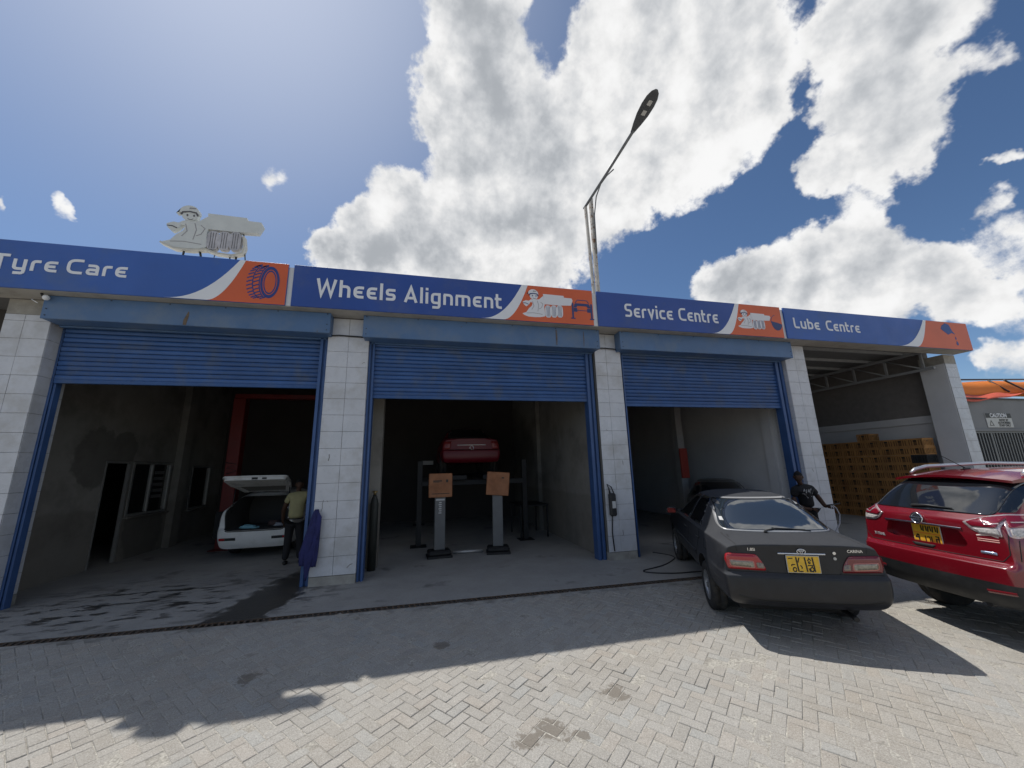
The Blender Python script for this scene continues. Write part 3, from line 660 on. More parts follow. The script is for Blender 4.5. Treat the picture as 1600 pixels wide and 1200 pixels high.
def mechanic(root, f, y, d, white, dark, tyrem, outline=None):
    """a plain cut-out mechanic with cap and spanner, holding a blank board over a row of tyres"""
    F = lambda pts: [f(p) for p in pts]
    fx = abs(f((1, 0))[0] - f((0, 0))[0])
    def add(name, mb, m): return adopt(mb.build(name, m), root)
    add('figure', MB().prism(fillet(F(BODY), .022 * fx, 3), y, y + d), white)
    add('head', MB().prism(F(arc(-4.195, 6.475, .125, 0, 342, 20, .11)), y - .004, y + d * .96), white)
    add('blank_board', MB().prism(F(BOARD), y - .006, y + d * 1.1), white)
    add('cap', MB().prism(F(arc(-4.215, 6.535, .155, -8, 188, 16, .14) + [(-4.41, 6.50), (-4.36, 6.53)]), y - .009, y + d * .95), white)
    add('cap_badge', MB().prism(F([(-4.22, 6.60), (-4.12, 6.61), (-4.11, 6.63), (-4.21, 6.635)]), y - .012, y - .0085), SGREY)
    add('hair', MB().ribbon(F([(-4.335, 6.475), (-4.31, 6.53), (-4.2, 6.55), (-4.10, 6.535), (-4.065, 6.47)]), .026 * fx, y - .0125, y - .003), dark)
    for ex in (-4.235, -4.13): add('eye', MB().prism(F(arc(ex, 6.476, .014, 0, 324, 9, .022)), y - .008, y - .003), dark)
    add('mouth', MB().ribbon(F(arc(-4.18, 6.44, .05, 215, 325, 6)), .009 * fx, y - .008, y - .003), dark)
    add('spanner', MB().ribbon(F([(-4.52, 6.235), (-4.44, 6.235), (-4.36, 6.20)]), .018 * fx, y - .004, y - .0005), dark)
    for q, ln in enumerate(([(-4.43, 5.93), (-4.22, 5.95), (-3.95, 5.92)], [(-4.10, 6.33), (-4.06, 6.2), (-4.09, 6.0)], [(-4.0, 6.30), (-3.93, 6.24), (-3.98, 6.12), (-4.05, 6.08)], [(-4.24, 6.30), (-4.20, 6.16), (-4.27, 6.05)])):
        add('contour', MB().ribbon(F(ln), .012 * fx, y - .003, y - .0005), SGREY)
    for q in range(3):
        c = F([(-3.78 + q * .178, 6.02 + q * .012)])[0]; rx, rz = .095 * fx, .185 * fx
        t = MB().prism([(c[0] + rx * (abs(cos(a_)) ** .55) * (1 if cos(a_) >= 0 else -1), c[1] + rz * (abs(sin(a_)) ** .8) * (1 if sin(a_) >= 0 else -1)) for a_ in [2 * pi * (h + .5) / 28 for h in range(28)]], y - .008 - q * .001, y + d * .9)
        o = add('tyre', t, tyrem)
        for k in (-.42, .0, .42):
            g = MB().ribbon([(c[0] + k * rx * 1.05, c[1] - rz * .85), (c[0] + k * rx * .9, c[1]), (c[0] + k * rx * 1.05, c[1] + rz * .85)], (.008 if d < .01 else .006) * fx, y - .0125 - q * .001, y - .0075 - q * .001)
            g = g.build('groove', dark); g.parent = o
            g.matrix_parent_inverse = Matrix.Identity(4)
    return root
k2 = .62
mechanic(s2, lambda p: (1.985 + (p[0] + 4.552) * .735, 4.905 + (p[1] - 5.81) * .73), Y0 - .004, .003, SWHT2, SNAVY, SWHT2)
mechanic(s3, lambda p: (7.36 + (p[0] + 4.552) * .645, 4.99 + (p[1] - 5.81) * .56), Y0 - .004, .003, SWHT2, SNAVY, SWHT2)
# car on a two-post lift (blue print), oil bowl, dripping can
mb = MB()
for x in (3.095, 3.53): mb.box(x, x + .04, Y0 - .007, Y0 - .002, 4.95, 5.30).box(x - .03, x + .07, Y0 - .0075, Y0 - .0025, 4.935, 4.96)
mb.prism([(3.14, 5.20), (3.16, 5.28), (3.19, 5.30), (3.48, 5.30), (3.51, 5.28), (3.53, 5.20), (3.47, 5.20), (3.44, 5.24), (3.23, 5.24), (3.20, 5.20)], Y0 - .0065, Y0 - .002)
mb.ribbon([(3.18, 5.31), (3.23, 5.375), (3.45, 5.375), (3.50, 5.31)], .016, Y0 - .0062, Y0 - .002)
mb.box(3.14, 3.22, Y0 - .006, Y0 - .002, 5.10, 5.19).box(3.45, 3.53, Y0 - .006, Y0 - .002, 5.10, 5.19).box(3.22, 3.45, Y0 - .0055, Y0 - .002, 5.13, 5.145)
adopt(mb.build('lift_emblem', SNAVY), s2)
mb = MB().prism([(8.37, 5.235)] + arc(8.53, 5.20, .16, 192, 350, 12, .2) + [(8.60, 5.19)], Y0 - .0065, Y0 - .002).ribbon(arc(8.53, 5.22, .165, 100, 190, 8, .18), .012, Y0 - .006, Y0 - .002)
adopt(mb.build('bowl_emblem', SNAVY), s3)
mb = MB().prism([(14.30, 5.40), (14.54, 5.24), (14.70, 5.30), (14.83, 5.26), (14.74, 5.36), (14.66, 5.55), (14.52, 5.585), (14.36, 5.50)], Y0 - .0065, Y0 - .002)
mb.prism([(14.82, 5.07), (14.86, 5.01)] + arc(14.82, 4.98, .045, 20, -200, 10) , Y0 - .0065, Y0 - .002).prism([(14.81, 5.20), (14.835, 5.145)] + arc(14.81, 5.13, .025, 20, -200, 8), Y0 - .0065, Y0 - .002)
adopt(mb.build('oil_can_emblem', mat('print_blue2', (.03, .075, .26), .5)), s4)

# ============================================================= ROOF-TOP CUT-OUT SIGN
CUT = mat('cutout_grey_white', (.60, .62, .60), .45, var=.06, vscale=4)
rs = thing('rooftop_sign', 'white cut-out mechanic with spanner, blank board and tyres standing on the roof edge', 'sign', (-3.8, 7.27, 5.6))
mechanic(rs, lambda p: p, 7.27, .09, CUT, mat('cutout_dark', (.10, .095, .10), .6), mat('cutout_tyre', (.46, .45, .47), .4, var=.22, vscale=9))
adopt(MB().ribbon([(-4.57, 5.90), (-4.47, 5.85), (-4.35, 5.80), (-4.10, 5.795), (-3.87, 5.83), (-3.70, 5.775), (-3.45, 5.76), (-3.29, 5.82), (-3.265, 5.95), (-3.30, 6.16)], .03, 7.255, 7.37).build('base_rim', mat('cutout_rim', (.55, .53, .46), .5)), rs)
IRON = mat('dark_iron', (.05, .052, .055), .55, metal=.3, var=.2)
for a, b_, r in (((-4.225, 7.33, 5.82), (-4.24, 7.33, 5.56), .018), ((-3.99, 7.33, 5.83), (-3.91, 7.33, 5.56), .018), ((-3.507, 7.33, 5.79), (-3.48, 7.33, 5.56), .012), ((-3.40, 7.33, 5.80), (-3.405, 7.33, 5.56), .018), ((-3.33, 7.33, 6.24), (-3.23, 7.34, 5.56), .01), ((-3.75, 7.34, 5.8), (-3.85, 7.5, 5.56), .007)):
    adopt(MB().tube([a, b_], r, 6).build('strut', IRON), rs)
adopt(MB().tube([(-4.17, 7.33, 5.575), (-4.17, 7.33, 5.66), (-4.15, 7.33, 5.70)], [.05, .055, .02], 10).build('lamp', mat('olive_lamp', (.16, .15, .05), .5)), rs)

# ============================================================= STREET LAMP ON THE ROOF EDGE
GALV = mat('weathered_angle_iron', (.46, .43, .38), .6, metal=.15, var=.18, vscale=5, wear=((.20, .11, .06), .56, 6.0), bump=.2)
PIPE = mat('grey_pipe', (.16, .165, .17), .5, metal=.3, var=.15)
LED = mat('lamp_housing', (.075, .08, .085), .5, var=.1)
lp = thing('street_lamp', 'LED street lamp on a long slanting arm above the roof edge', 'street lamp', (4.3, 8.2, 5.3))
adopt(MB().bbox(4.24, 4.32, 8.14, 8.16, 5.2, 8.86, .003).bbox(4.24, 4.26, 8.162, 8.24, 5.2, 8.86, .003).build('post', GALV), lp)
M1 = Matrix.Translation((4.175, 8.2, 6.1)) @ Matrix.Rotation(radians(-1.2), 4, 'Y')
adopt(MB().bbox(-.03, .03, -.02, 0, 0, 2.5, .003, M=M1).bbox(-.03, -.012, .001, .05, 0, 2.5, .003, M=M1).build('post', GALV), lp)
adopt(MB().tube([(4.12, 8.3, 8.62), (4.30, 7.35, 8.90), (4.49, 6.3, 9.21)], .034, 10).build('arm', PIPE), lp)
adopt(MB().tube([(4.30, 8.12, 7.2), (4.305, 8.10, 8.3), (4.32, 7.95, 8.75), (4.37, 7.75, 8.98), (4.45, 7.55, 9.08), (4.56, 7.38, 9.14)], .017, 8).build('brace', PIPE), lp)
# head: an elongated leaf-shaped housing along the arm direction
d = (Vector((4.565, 5.55, 9.41)) - Vector((4.49, 6.3, 9.21))).normalized(); side = d.cross(Vector((0, 0, 1))).normalized(); upv = side.cross(d)
hb = MB(); sec = [(-.04, .045, .035), (.05, .07, .045), (.15, .10, .055), (.35, .145, .062), (.55, .158, .060), (.70, .14, .05), (.80, .095, .035), (.855, .03, .015)]
vs = []; fs = []; nn = 14
for (t, w, h) in sec:
    c = Vector((4.485, 6.32, 9.205)) + d * t
    for k in range(nn):
        a = 2 * pi * k / nn; z = h * sin(a); z = z if z > 0 else z * .35
        vs.append(c + side * (w * cos(a)) + upv * z)
for i in range(len(sec) - 1):
    for k in range(nn): fs.append((i * nn + k, i * nn + (k + 1) % nn, (i + 1) * nn + (k + 1) % nn, (i + 1) * nn + k))
fs += [list(range(nn))[::-1], [(len(sec) - 1) * nn + k for k in range(nn)]]
adopt(hb.add(vs, fs, 0, True).build('lamp_head', LED), lp)
for t in (.40, .60):
    c = Vector((4.485, 6.32, 9.205)) + d * t - upv * .026
    q = [c + side * sx * .045 + d * sy * .05 for sx, sy in ((-1, -1), (1, -1), (1, 1), (-1, 1))]
    adopt(MB().add([p for p in q] + [p + upv * .02 for p in q], [(0, 1, 2, 3), (4, 7, 6, 5), (0, 4, 5, 1), (1, 5, 6, 2), (2, 6, 7, 3), (3, 7, 4, 0)]).build('led_lens', mat('led_lens', (.55, .55, .52), .3)), lp)
# floodlight at the end of the first hood
fl = thing('floodlight', 'small round white lamp under the soffit at the left pillar', 'lamp', (-6.03, 7.3, 4.76))
MB().bm((lambda b_: (bmesh.ops.create_uvsphere(b_, u_segments=12, v_segments=8, radius=.045), b_)[1])(bmesh.new()), 0, Matrix.Translation((.05, 0, -.03)), True).build('bulb', SWHT, fl)
MB().tube([(-.02, 0, .04), (0, 0, .0), (.03, 0, -.02)], .018, 8).build('bracket', DARK, fl)
MB().tube([(-.06, .02, -.12), (-.16, .04, -.06), (-.2, .1, -.02)], .006, 6).build('wire', SWHT, fl)

# ============================================================= VEHICLES
RUBBER = mat('tyre_rubber', (.022, .022, .023), .8, var=.3, vscale=12, dirt=((.09, .08, .065), .5, 8), bump=.15)
ALLOY = mat('alloy_rim', (.42, .43, .44), .38, metal=.85, var=.1, dirt=((.12, .11, .10), .45, 9))
CHROME = mat('chrome', (.72, .72, .73), .14, metal=1.0)
BLACKP = mat('black_plastic', (.016, .017, .018), .5, var=.15, vscale=20, dirt=((.035, .034, .032), .35, 5))
UNDER = mat('underbody', (.012, .012, .012), .9)
GLASS = mat('tinted_glass', (.010, .012, .015), .035, spec=.9, coat=.6)
GLASSR = mat('dusty_rear_glass', (.020, .026, .032), .035, spec=1.0, coat=1.0)
REDL = mat('red_lens', (.36, .012, .015), .12, spec=.7, coat=.6)
REDD = mat('dark_red_lens', (.16, .012, .016), .15, spec=.7, coat=.6)
CLEARL = mat('clear_lens', (.27, .245, .19), .12, spec=.8, coat=.6, var=.35, vscale=40, obj=True)
PLATEY = mat('plate_yellow', (.72, .44, .035), .45, var=.12, vscale=30)
PLATEF = mat('plate_frame', (.45, .45, .44), .4, metal=.4)
INK = mat('black_ink', (.012, .011, .010), .5)
LAMPB = mat('lamp_body', (.62, .50, .50), .16, coat=.5, metal=.55)
REDX = mat('deep_red_lens', (.20, .008, .020), .10, spec=.8, coat=.8)
CLEARX = mat('bright_clear_lens', (.50, .47, .45), .10, spec=.9, coat=.8, var=.4, vscale=45, obj=True)
SEAM = mat('panel_seam', (.006, .006, .006), .7)

def sub_mesh(me, levels):
    o = bpy.data.objects.new('tmp', me); C.objects.link(o)
    m = o.modifiers.new('s', 'SUBSURF'); m.levels = levels; m.render_levels = levels
    dg = bpy.context.evaluated_depsgraph_get(); r = bpy.data.meshes.new_from_object(o.evaluated_get(dg))
    bpy.data.objects.remove(o); return r
def boolean(me, cutters, op='DIFFERENCE'):
    o = bpy.data.objects.new('tmp', me); C.objects.link(o); cs = []
    for c in cutters:
        co = bpy.data.objects.new('cut', c); C.objects.link(co); cs.append(co)
        m = o.modifiers.new('b', 'BOOLEAN'); m.operation = op; m.solver = 'EXACT'; m.object = co
        try: m.material_mode = 'TRANSFER'
        except Exception: pass
    dg = bpy.context.evaluated_depsgraph_get(); r = bpy.data.meshes.new_from_object(o.evaluated_get(dg))
    for x in [o] + cs: bpy.data.objects.remove(x)
    return r
def cage(levels, st, rear_dx, front_dx, bow_r=.06, bow_f=.12, creases=()):
    """box lattice: levels = [(z or None, width share)] from the sill up (the belt edge comes from the station);
    st = [(x, half width, belt half width, belt z, [(y, z) x 4 from the glass base to the centre line])]"""
    K = len(levels); J = 4; n = len(st); idx = {}; V = []
    def vert(key, p):
        if key not in idx: idx[key] = len(V); V.append(Vector(p))
        return idx[key]
    bm_edges_crease = {}
    def side(i, k, s):
        x, w, bw, zb, top = st[i]
        if k < K:
            z, f = levels[k]
            zz = z if z < 9 else zb - (10 - z)
            zz = min(zz, zb - .02 * (K - k)); y = w * f
        else: zz, y = zb, bw
        dx = 0
        if i == 0: dx = rear_dx[k]
        if i == n - 1: dx = front_dx[k]
        return vert(('s', i, k, s) , (x + dx, s * y, zz))
    def topv(i, j, s):
        if j == J: return side(i, K, s)
        x, w, bw, zb, top = st[i]; y, z = top[J - 1 - j]
        dx = 0
        if i == 0: dx = rear_dx[K] - bow_r * (1 - (y / bw) ** 2)
        if i == n - 1: dx = front_dx[K] + bow_f * (1 - (y / bw) ** 2)
        return vert(('t', i, j, s if j else 0), (x + dx, s * y, z))
    def bot(i, j, s):
        if j == J: return side(i, 0, s)
        x, w, bw, zb, top = st[i]; y = w * levels[0][1] * j / J
        dx = 0
        if i == 0: dx = rear_dx[0] - bow_r * (1 - (j / J) ** 2)
        if i == n - 1: dx = front_dx[0] + bow_f * (1 - (j / J) ** 2)
        return vert(('b', i, j, s if j else 0), (x + dx, s * y, levels[0][0] - .01))
    def end(i, j, k, s):
        if k == 0: return bot(i, j, s)
        if k == K: return topv(i, j, s)
        if j == J: return side(i, k, s)
        x, w, bw, zb, top = st[i]; z, f = levels[k]; zz = z if z < 9 else zb - (10 - z); zz = min(zz, zb - .02 * (K - k))
        # columns keep the spacing of the top row
        yt = [0] + [top[J - 1 - q][0] / bw for q in range(1, J)] + [1]
        y = w * f * yt[j]
        dx = rear_dx[k] - bow_r * (1 - yt[j] ** 2) if i == 0 else front_dx[k] + bow_f * (1 - yt[j] ** 2)
        return vert(('e', i, j, k, s if j else 0), (x + dx, s * y, zz))
    F = []
    for s in (1, -1):
        for i in range(n - 1):
            for k in range(K): F.append((side(i, k, s), side(i + 1, k, s), side(i + 1, k + 1, s), side(i, k + 1, s)))
            for j in range(J): F.append((topv(i, j, s), topv(i + 1, j, s), topv(i + 1, j + 1, s), topv(i, j + 1, s)))
            for j in range(J): F.append((bot(i, j, s), bot(i, j + 1, s), bot(i + 1, j + 1, s), bot(i + 1, j, s)))
        for i in (0, n - 1):
            for k in range(K):
                for j in range(J): F.append((end(i, j, k, s), end(i, j + 1, k, s), end(i, j + 1, k + 1, s), end(i, j, k + 1, s)))
    me = bpy.data.meshes.new('cage'); me.from_pydata([tuple(v) for v in V], [], F)
    bm = bmesh.new(); bm.from_mesh(me); bmesh.ops.recalc_face_normals(bm, faces=bm.faces)
    cl = bm.edges.layers.float.get('crease_edge') or bm.edges.layers.float.new('crease_edge')
    bm.verts.ensure_lookup_table()
    inv = {v: k for k, v in idx.items()}
    for e in bm.edges:
        a, b_ = inv[e.verts[0].index], inv[e.verts[1].index]
        for fn, w in creases:
            if fn(a, b_): e[cl] = max(e[cl], w)
    bm.to_mesh(me); bm.free(); return me

class Shell:
    """finished body surface that panes, lamps, seams and badges are laid on"""
    def __init__(s, me, root):
        s.me = me; s.root = root; s.dz = 0.0
        bm = bmesh.new(); bm.from_mesh(me); s.bvh = BVHTree.FromBMesh(bm); bm.free()
        s.P = {'rear': (Vector((0, 1, 0)), Vector((0, 0, 1)), Vector((1, 0, 0))), 'left': (Vector((1, 0, 0)), Vector((0, 0, 1)), Vector((0, -1, 0))),
               'right': (Vector((1, 0, 0)), Vector((0, 0, 1)), Vector((0, 1, 0))), 'top': (Vector((1, 0, 0)), Vector((0, 1, 0)), Vector((0, 0, -1))), 'front': (Vector((0, 1, 0)), Vector((0, 0, 1)), Vector((-1, 0, 0))),
               'rl': (Vector((.6, .8, 0)), Vector((0, 0, 1)), Vector((.8, -.6, 0))), 'rr': (Vector((-.6, .8, 0)), Vector((0, 0, 1)), Vector((.8, .6, 0)))}
    def hit(s, u, v, plane):
        a, b_, d = s.P[plane]; v = v + (s.dz if plane != 'top' else 0); o = a * u + b_ * v - d * 8
        loc, nor, i_, dist = s.bvh.ray_cast(o, d)
        if loc is None:
            loc, nor, i_, dist = s.bvh.find_nearest(o + d * 8)
        if nor.dot(d) > 0: nor = -nor
        return loc, nor
    def decal(s, name, outline, plane, t, m, parent=None, seg=.05, under=.012, smooth=True):
        bm = bmesh.new(); vs = [bm.verts.new((p[0], p[1], 0)) for p in outline]; bm.faces.new(vs)
        us = [p[0] for p in outline]; ws = [p[1] for p in outline]
        for ax, lo, hi in ((0, min(us), max(us)), (1, min(ws), max(ws))):
            c = math.ceil(lo / seg) * seg
            while c < hi:
                co = (c, 0, 0) if ax == 0 else (0, c, 0); no = (1, 0, 0) if ax == 0 else (0, 1, 0)
                bmesh.ops.bisect_plane(bm, geom=bm.verts[:] + bm.edges[:] + bm.faces[:], plane_co=co, plane_no=no, dist=1e-5); c += seg
        rim = [e for e in bm.edges if e.is_boundary]
        inner = {}
        for v in bm.verts:
            loc, nor = s.hit(v.co.x, v.co.y, plane); inner[v] = loc - nor * under; v.co = loc + nor * t
        rv = {v for e in rim for v in e.verts}; low = {v: bm.verts.new(inner[v]) for v in rv}
        for f in bm.faces: f.smooth = smooth
        for e in rim:
            a, b_ = e.verts; bm.faces.new((a, b_, low[b_], low[a]))
        bmesh.ops.recalc_face_normals(bm, faces=bm.faces)
        me = bpy.data.meshes.new(name); bm.to_mesh(me); bm.free(); me.materials.append(m)
        if len(me.polygons):
            # make sure the outside looks outwards
            d = s.P[plane][2]; big = max(me.polygons, key=lambda p: p.area)
            if big.normal.dot(d) > 0: me.flip_normals()
        return link(name, me, parent or s.root)
    def seam(s, name, pts, plane, w=.007, t=.0012, m=None, parent=None, step=.03, closed=False):
        P = []
        pp = list(pts) + ([pts[0]] if closed else [])
        for (a, b_) in zip(pp[:-1], pp[1:]):
            L = max(1, int(sqrt((a[0] - b_[0]) ** 2 + (a[1] - b_[1]) ** 2) / step))
            for q in range(L): P.append((a[0] + (b_[0] - a[0]) * q / L, a[1] + (b_[1] - a[1]) * q / L))
        P.append(pp[-1]); H = [s.hit(u, v, plane) for u, v in P]; vs = []; fs = []
        for i, (loc, nor) in enumerate(H):
            tn = (H[min(i + 1, len(H) - 1)][0] - H[max(i - 1, 0)][0])
            if tn.length < 1e-6: tn = Vector((0, 0, 1))
            sd = nor.cross(tn.normalized()).normalized()
            vs += [loc + sd * w / 2 + nor * t, loc - sd * w / 2 + nor * t, loc + sd * w * .6 - nor * .006, loc - sd * w * .6 - nor * .006]
        for i in range(len(H) - 1):
            a, b_ = i * 4, i * 4 + 4; fs += [(a, a + 1, b_ + 1, b_), (a, b_, b_ + 2, a + 2), (a + 1, a + 3, b_ + 3, b_ + 1)]
        return MB().add(vs, fs, 0, True).build(name, m or SEAM, parent or s.root)
    def badge(s, name, me, u, v, plane, m, parent=None, lift=.002, tilt=True, rot=0.0):
        loc, nor = s.hit(u, v, plane)
        if not tilt: nor = -s.P[plane][2]
        Z = nor; Y = (Vector((0, 0, 1)) - Z * Z.z).normalized(); X = Y.cross(Z)
        M = Matrix(((X.x, Y.x, Z.x, 0), (X.y, Y.y, Z.y, 0), (X.z, Y.z, Z.z, 0), (0, 0, 0, 1))) @ Matrix.Rotation(rot, 4, 'Z')
        me.transform(M); me.materials.clear(); me.materials.append(m)
        return link(name, me, parent or s.root, loc + nor * lift)
def split_faces(me, preds):
    """returns [rest, part1, part2 ...] meshes by testing the face centres"""
    out = []
    groups = [[] for _ in range(len(preds) + 1)]
    for p in me.polygons:
        c = p.center
        for q, fn in enumerate(preds):
            if fn(c, p.material_index): groups[q + 1].append(p.index); break
        else: groups[0].append(p.index)
    for g in groups:
        vm = {}; V = []; F = []; MI = []
        for i in g:
            p = me.polygons[i]; f = []
            for vi in p.vertices:
                if vi not in vm: vm[vi] = len(V); V.append(me.vertices[vi].co[:])
                f.append(vm[vi])
            F.append(f); MI.append(p.material_index)
        m = bpy.data.meshes.new('part'); m.from_pydata(V, [], F)
        for mt in me.materials: m.materials.append(mt)
        m.polygons.foreach_set('material_index', MI); out.append(m)
    return out
def shade(me, ang=38):
    bm = bmesh.new(); bm.from_mesh(me)
    for f in bm.faces: f.smooth = True
    for e in bm.edges:
        if len(e.link_faces) == 2 and e.calc_face_angle(0) > radians(ang): e.smooth = False
    bm.to_mesh(me); bm.free(); return me
def lathe(prof, n=36, axis='y'):
    vs = []; fs = []
    for k in range(n):
        a = 2 * pi * k / n
        for r, y in prof: vs.append((r * cos(a), y, r * sin(a)))
    L = len(prof)
    for k in range(n):
        k2_ = (k + 1) % n
        for i in range(L - 1): fs.append((k * L + i, k * L + i + 1, k2_ * L + i + 1, k2_ * L + i))
    return vs, fs
def wheel(root, x, y, r, w, rim_r, spokes=5, s=1, turn=0.0, dz=0.0):
    """s = +1 for the car's left side; the outer face looks along +-y"""
    tp = [(rim_r, -w * .45), (rim_r + .02, -w * .5), (r - .045, -w * .5), (r - .012, -w * .43), (r, -w * .30), (r, -.012), (r - .007, -.010), (r - .007, .010), (r, .012), (r, w * .30), (r - .012, w * .43), (r - .045, w * .5), (rim_r + .02, w * .5), (rim_r, w * .45), (rim_r - .01, 0), (rim_r, -w * .45)]
    a, b_ = lathe(tp, 40); ty = MB().add(a, b_, 0, True)
    wh = ty.build('wheel', RUBBER, root, (x, s * y, r + dz)); wh.rotation_euler = (0, 0, turn)
    rm = MB(); o = w * .42
    a, b_ = lathe([(rim_r - .002, o * .2), (rim_r - .002, o + .006), (rim_r - .018, o + .006), (rim_r - .030, o - .02), (rim_r - .035, -o * .2)], 40); rm.add(a, b_, 0, True)
    a, b_ = lathe([(.0, -.02), (rim_r - .03, -.02)], 30); rm.add(a, b_, 1)
    for k in range(spokes):
        an = 2 * pi * k / spokes + .3; M = Matrix.Rotation(an, 4, 'Y')
        rm.add([M @ Vector(p) for p in ((.02, o - .025, -.034), (rim_r - .022, o - .012, -.030), (rim_r - .022, o - .012, .030), (.02, o - .025, .034), (.02, o - .06, -.04), (rim_r - .022, o - .05, -.036), (rim_r - .022, o - .05, .036), (.02, o - .06, .04))],
               [(0, 1, 2, 3), (0, 4, 5, 1), (2, 6, 7, 3), (1, 5, 6, 2), (4, 7, 6, 5)])
    a, b_ = lathe([(.0, o - .008), (.035, o - .012), (.06, o - .022), (.062, o - .05)], 20); rm.add(a, b_, 0, True)
    if s < 0:
        rm.v = [(p[0], -p[1], p[2]) for p in rm.v]
    rm.build('rim', [ALLOY, UNDER], wh)
    return wh
def plate(sh, root, u, v, w, h, rot=0.0):
    p = MB().bbox(-w / 2, w / 2, -h / 2, h / 2, -.004, .006, .003).mesh('number_plate', PLATEF)
    p = sh.badge('number_plate', p, u, v, 'rear', PLATEF, root, .012, True)
    M = p.data
    f = MB().box(-w / 2 + .008, w / 2 - .008, -h / 2 + .008, h / 2 - .008, .006, .0085).mesh('plate_face', PLATEY)
    f = sh.badge('plate_face', f, u, v, 'rear', PLATEY, None, .012); f.parent = p; f.location = (0, 0, 0)
    return p
def mark(sh, p, strokes, u, v, w, name='plate_mark', m=None):
    mb = MB()
    for q, s_ in enumerate(strokes): mb.ribbon(s_, w, .0085, .0105 + q * .0001, 'z')
    me = mb.mesh(name, m or INK); o = sh.badge(name, me, u, v, 'rear', m or INK, None, .012); o.parent = p; o.location = (0, 0, 0); return o
def arch_cutters(xs, r, y0, zc):
    out = []
    for x in xs:
        for s in (1, -1):
            mb = MB(); n_ = 40
            mb.prism([(x + r * cos(2 * pi * k / n_), zc + r * sin(2 * pi * k / n_)) for k in range(n_)], s * y0, s * 1.3, 'y')
            out.append(mb.mesh('cut', UNDER))
    return out

# ------------------------------------------------------------- charcoal saloon with the dusty boot
def sedan_cage():
    lv = [(.295, .90), (.36, .965), (.48, 1.0), (.615, .998), (.645, .985), (.80, .965)]
    st = [(-.98, .800, .730, .895, [(.66, .925), (.48, .945), (.25, .952), (0, .955)]),
          (-.935, .832, .752, .915, [(.69, .945), (.50, .962), (.26, .970), (0, .972)]),
          (-.62, .842, .780, .925, [(.72, .955), (.53, .972), (.28, .984), (0, .987)]),
          (-.40, .845, .795, .925, [(.735, .962), (.60, .985), (.32, 1.005), (0, 1.01)]),
          (-.02, .847, .803, .922, [(.765, .950), (.585, 1.175), (.36, 1.215), (0, 1.225)]),
          (.28, .847, .805, .920, [(.775, .945), (.565, 1.315), (.36, 1.362), (0, 1.376)]),
          (.55, .847, .805, .918, [(.777, .943), (.560, 1.342), (.36, 1.390), (0, 1.402)]),
          (1.10, .847, .805, .912, [(.777, .938), (.560, 1.345), (.36, 1.395), (0, 1.408)]),
          (1.52, .846, .803, .906, [(.775, .932), (.560, 1.325), (.36, 1.376), (0, 1.390)]),
          (1.95, .845, .800, .900, [(.765, .925), (.605, 1.135), (.38, 1.185), (0, 1.20)]),
          (2.34, .842, .785, .885, [(.735, .915), (.58, .950), (.32, .975), (0, .98)]),
          (2.85, .832, .755, .830, [(.70, .860), (.52, .885), (.27, .90), (0, .905)]),
          (3.22, .800, .700, .750, [(.64, .780), (.46, .805), (.24, .815), (0, .82)]),
          (3.40, .720, .620, .690, [(.56, .710), (.40, .725), (.2, .735), (0, .74)])]
    cr = [(lambda a, b: a[0] == b[0] == 's' and a[2] == b[2] == 6, .45),
          (lambda a, b: a[0] in 'ste' and b[0] in 'ste' and a[1] == b[1] == 0 and (a[2] == 6 if a[0] == 's' else a[0] == 't') and (b[2] == 6 if b[0] == 's' else b[0] == 't'), .7),
          (lambda a, b: a[0] in 'se' and b[0] in 'se' and a[1] == b[1] == 0 and (a[2] if a[0] == 's' else a[3]) in (3, 4) and (a[2] if a[0] == 's' else a[3]) == (b[2] if b[0] == 's' else b[3]), .75),
          (lambda a, b: a[0] == b[0] == 's' and a[2] == b[2] and a[2] in (3,) and a[1] < 3, .5)]
    return cage(lv, st, [.07, -.015, -.03, -.015, .045, .05, .045], [-.05, .0, .03, .02, .0, -.02, -.06], .045, .16, cr)
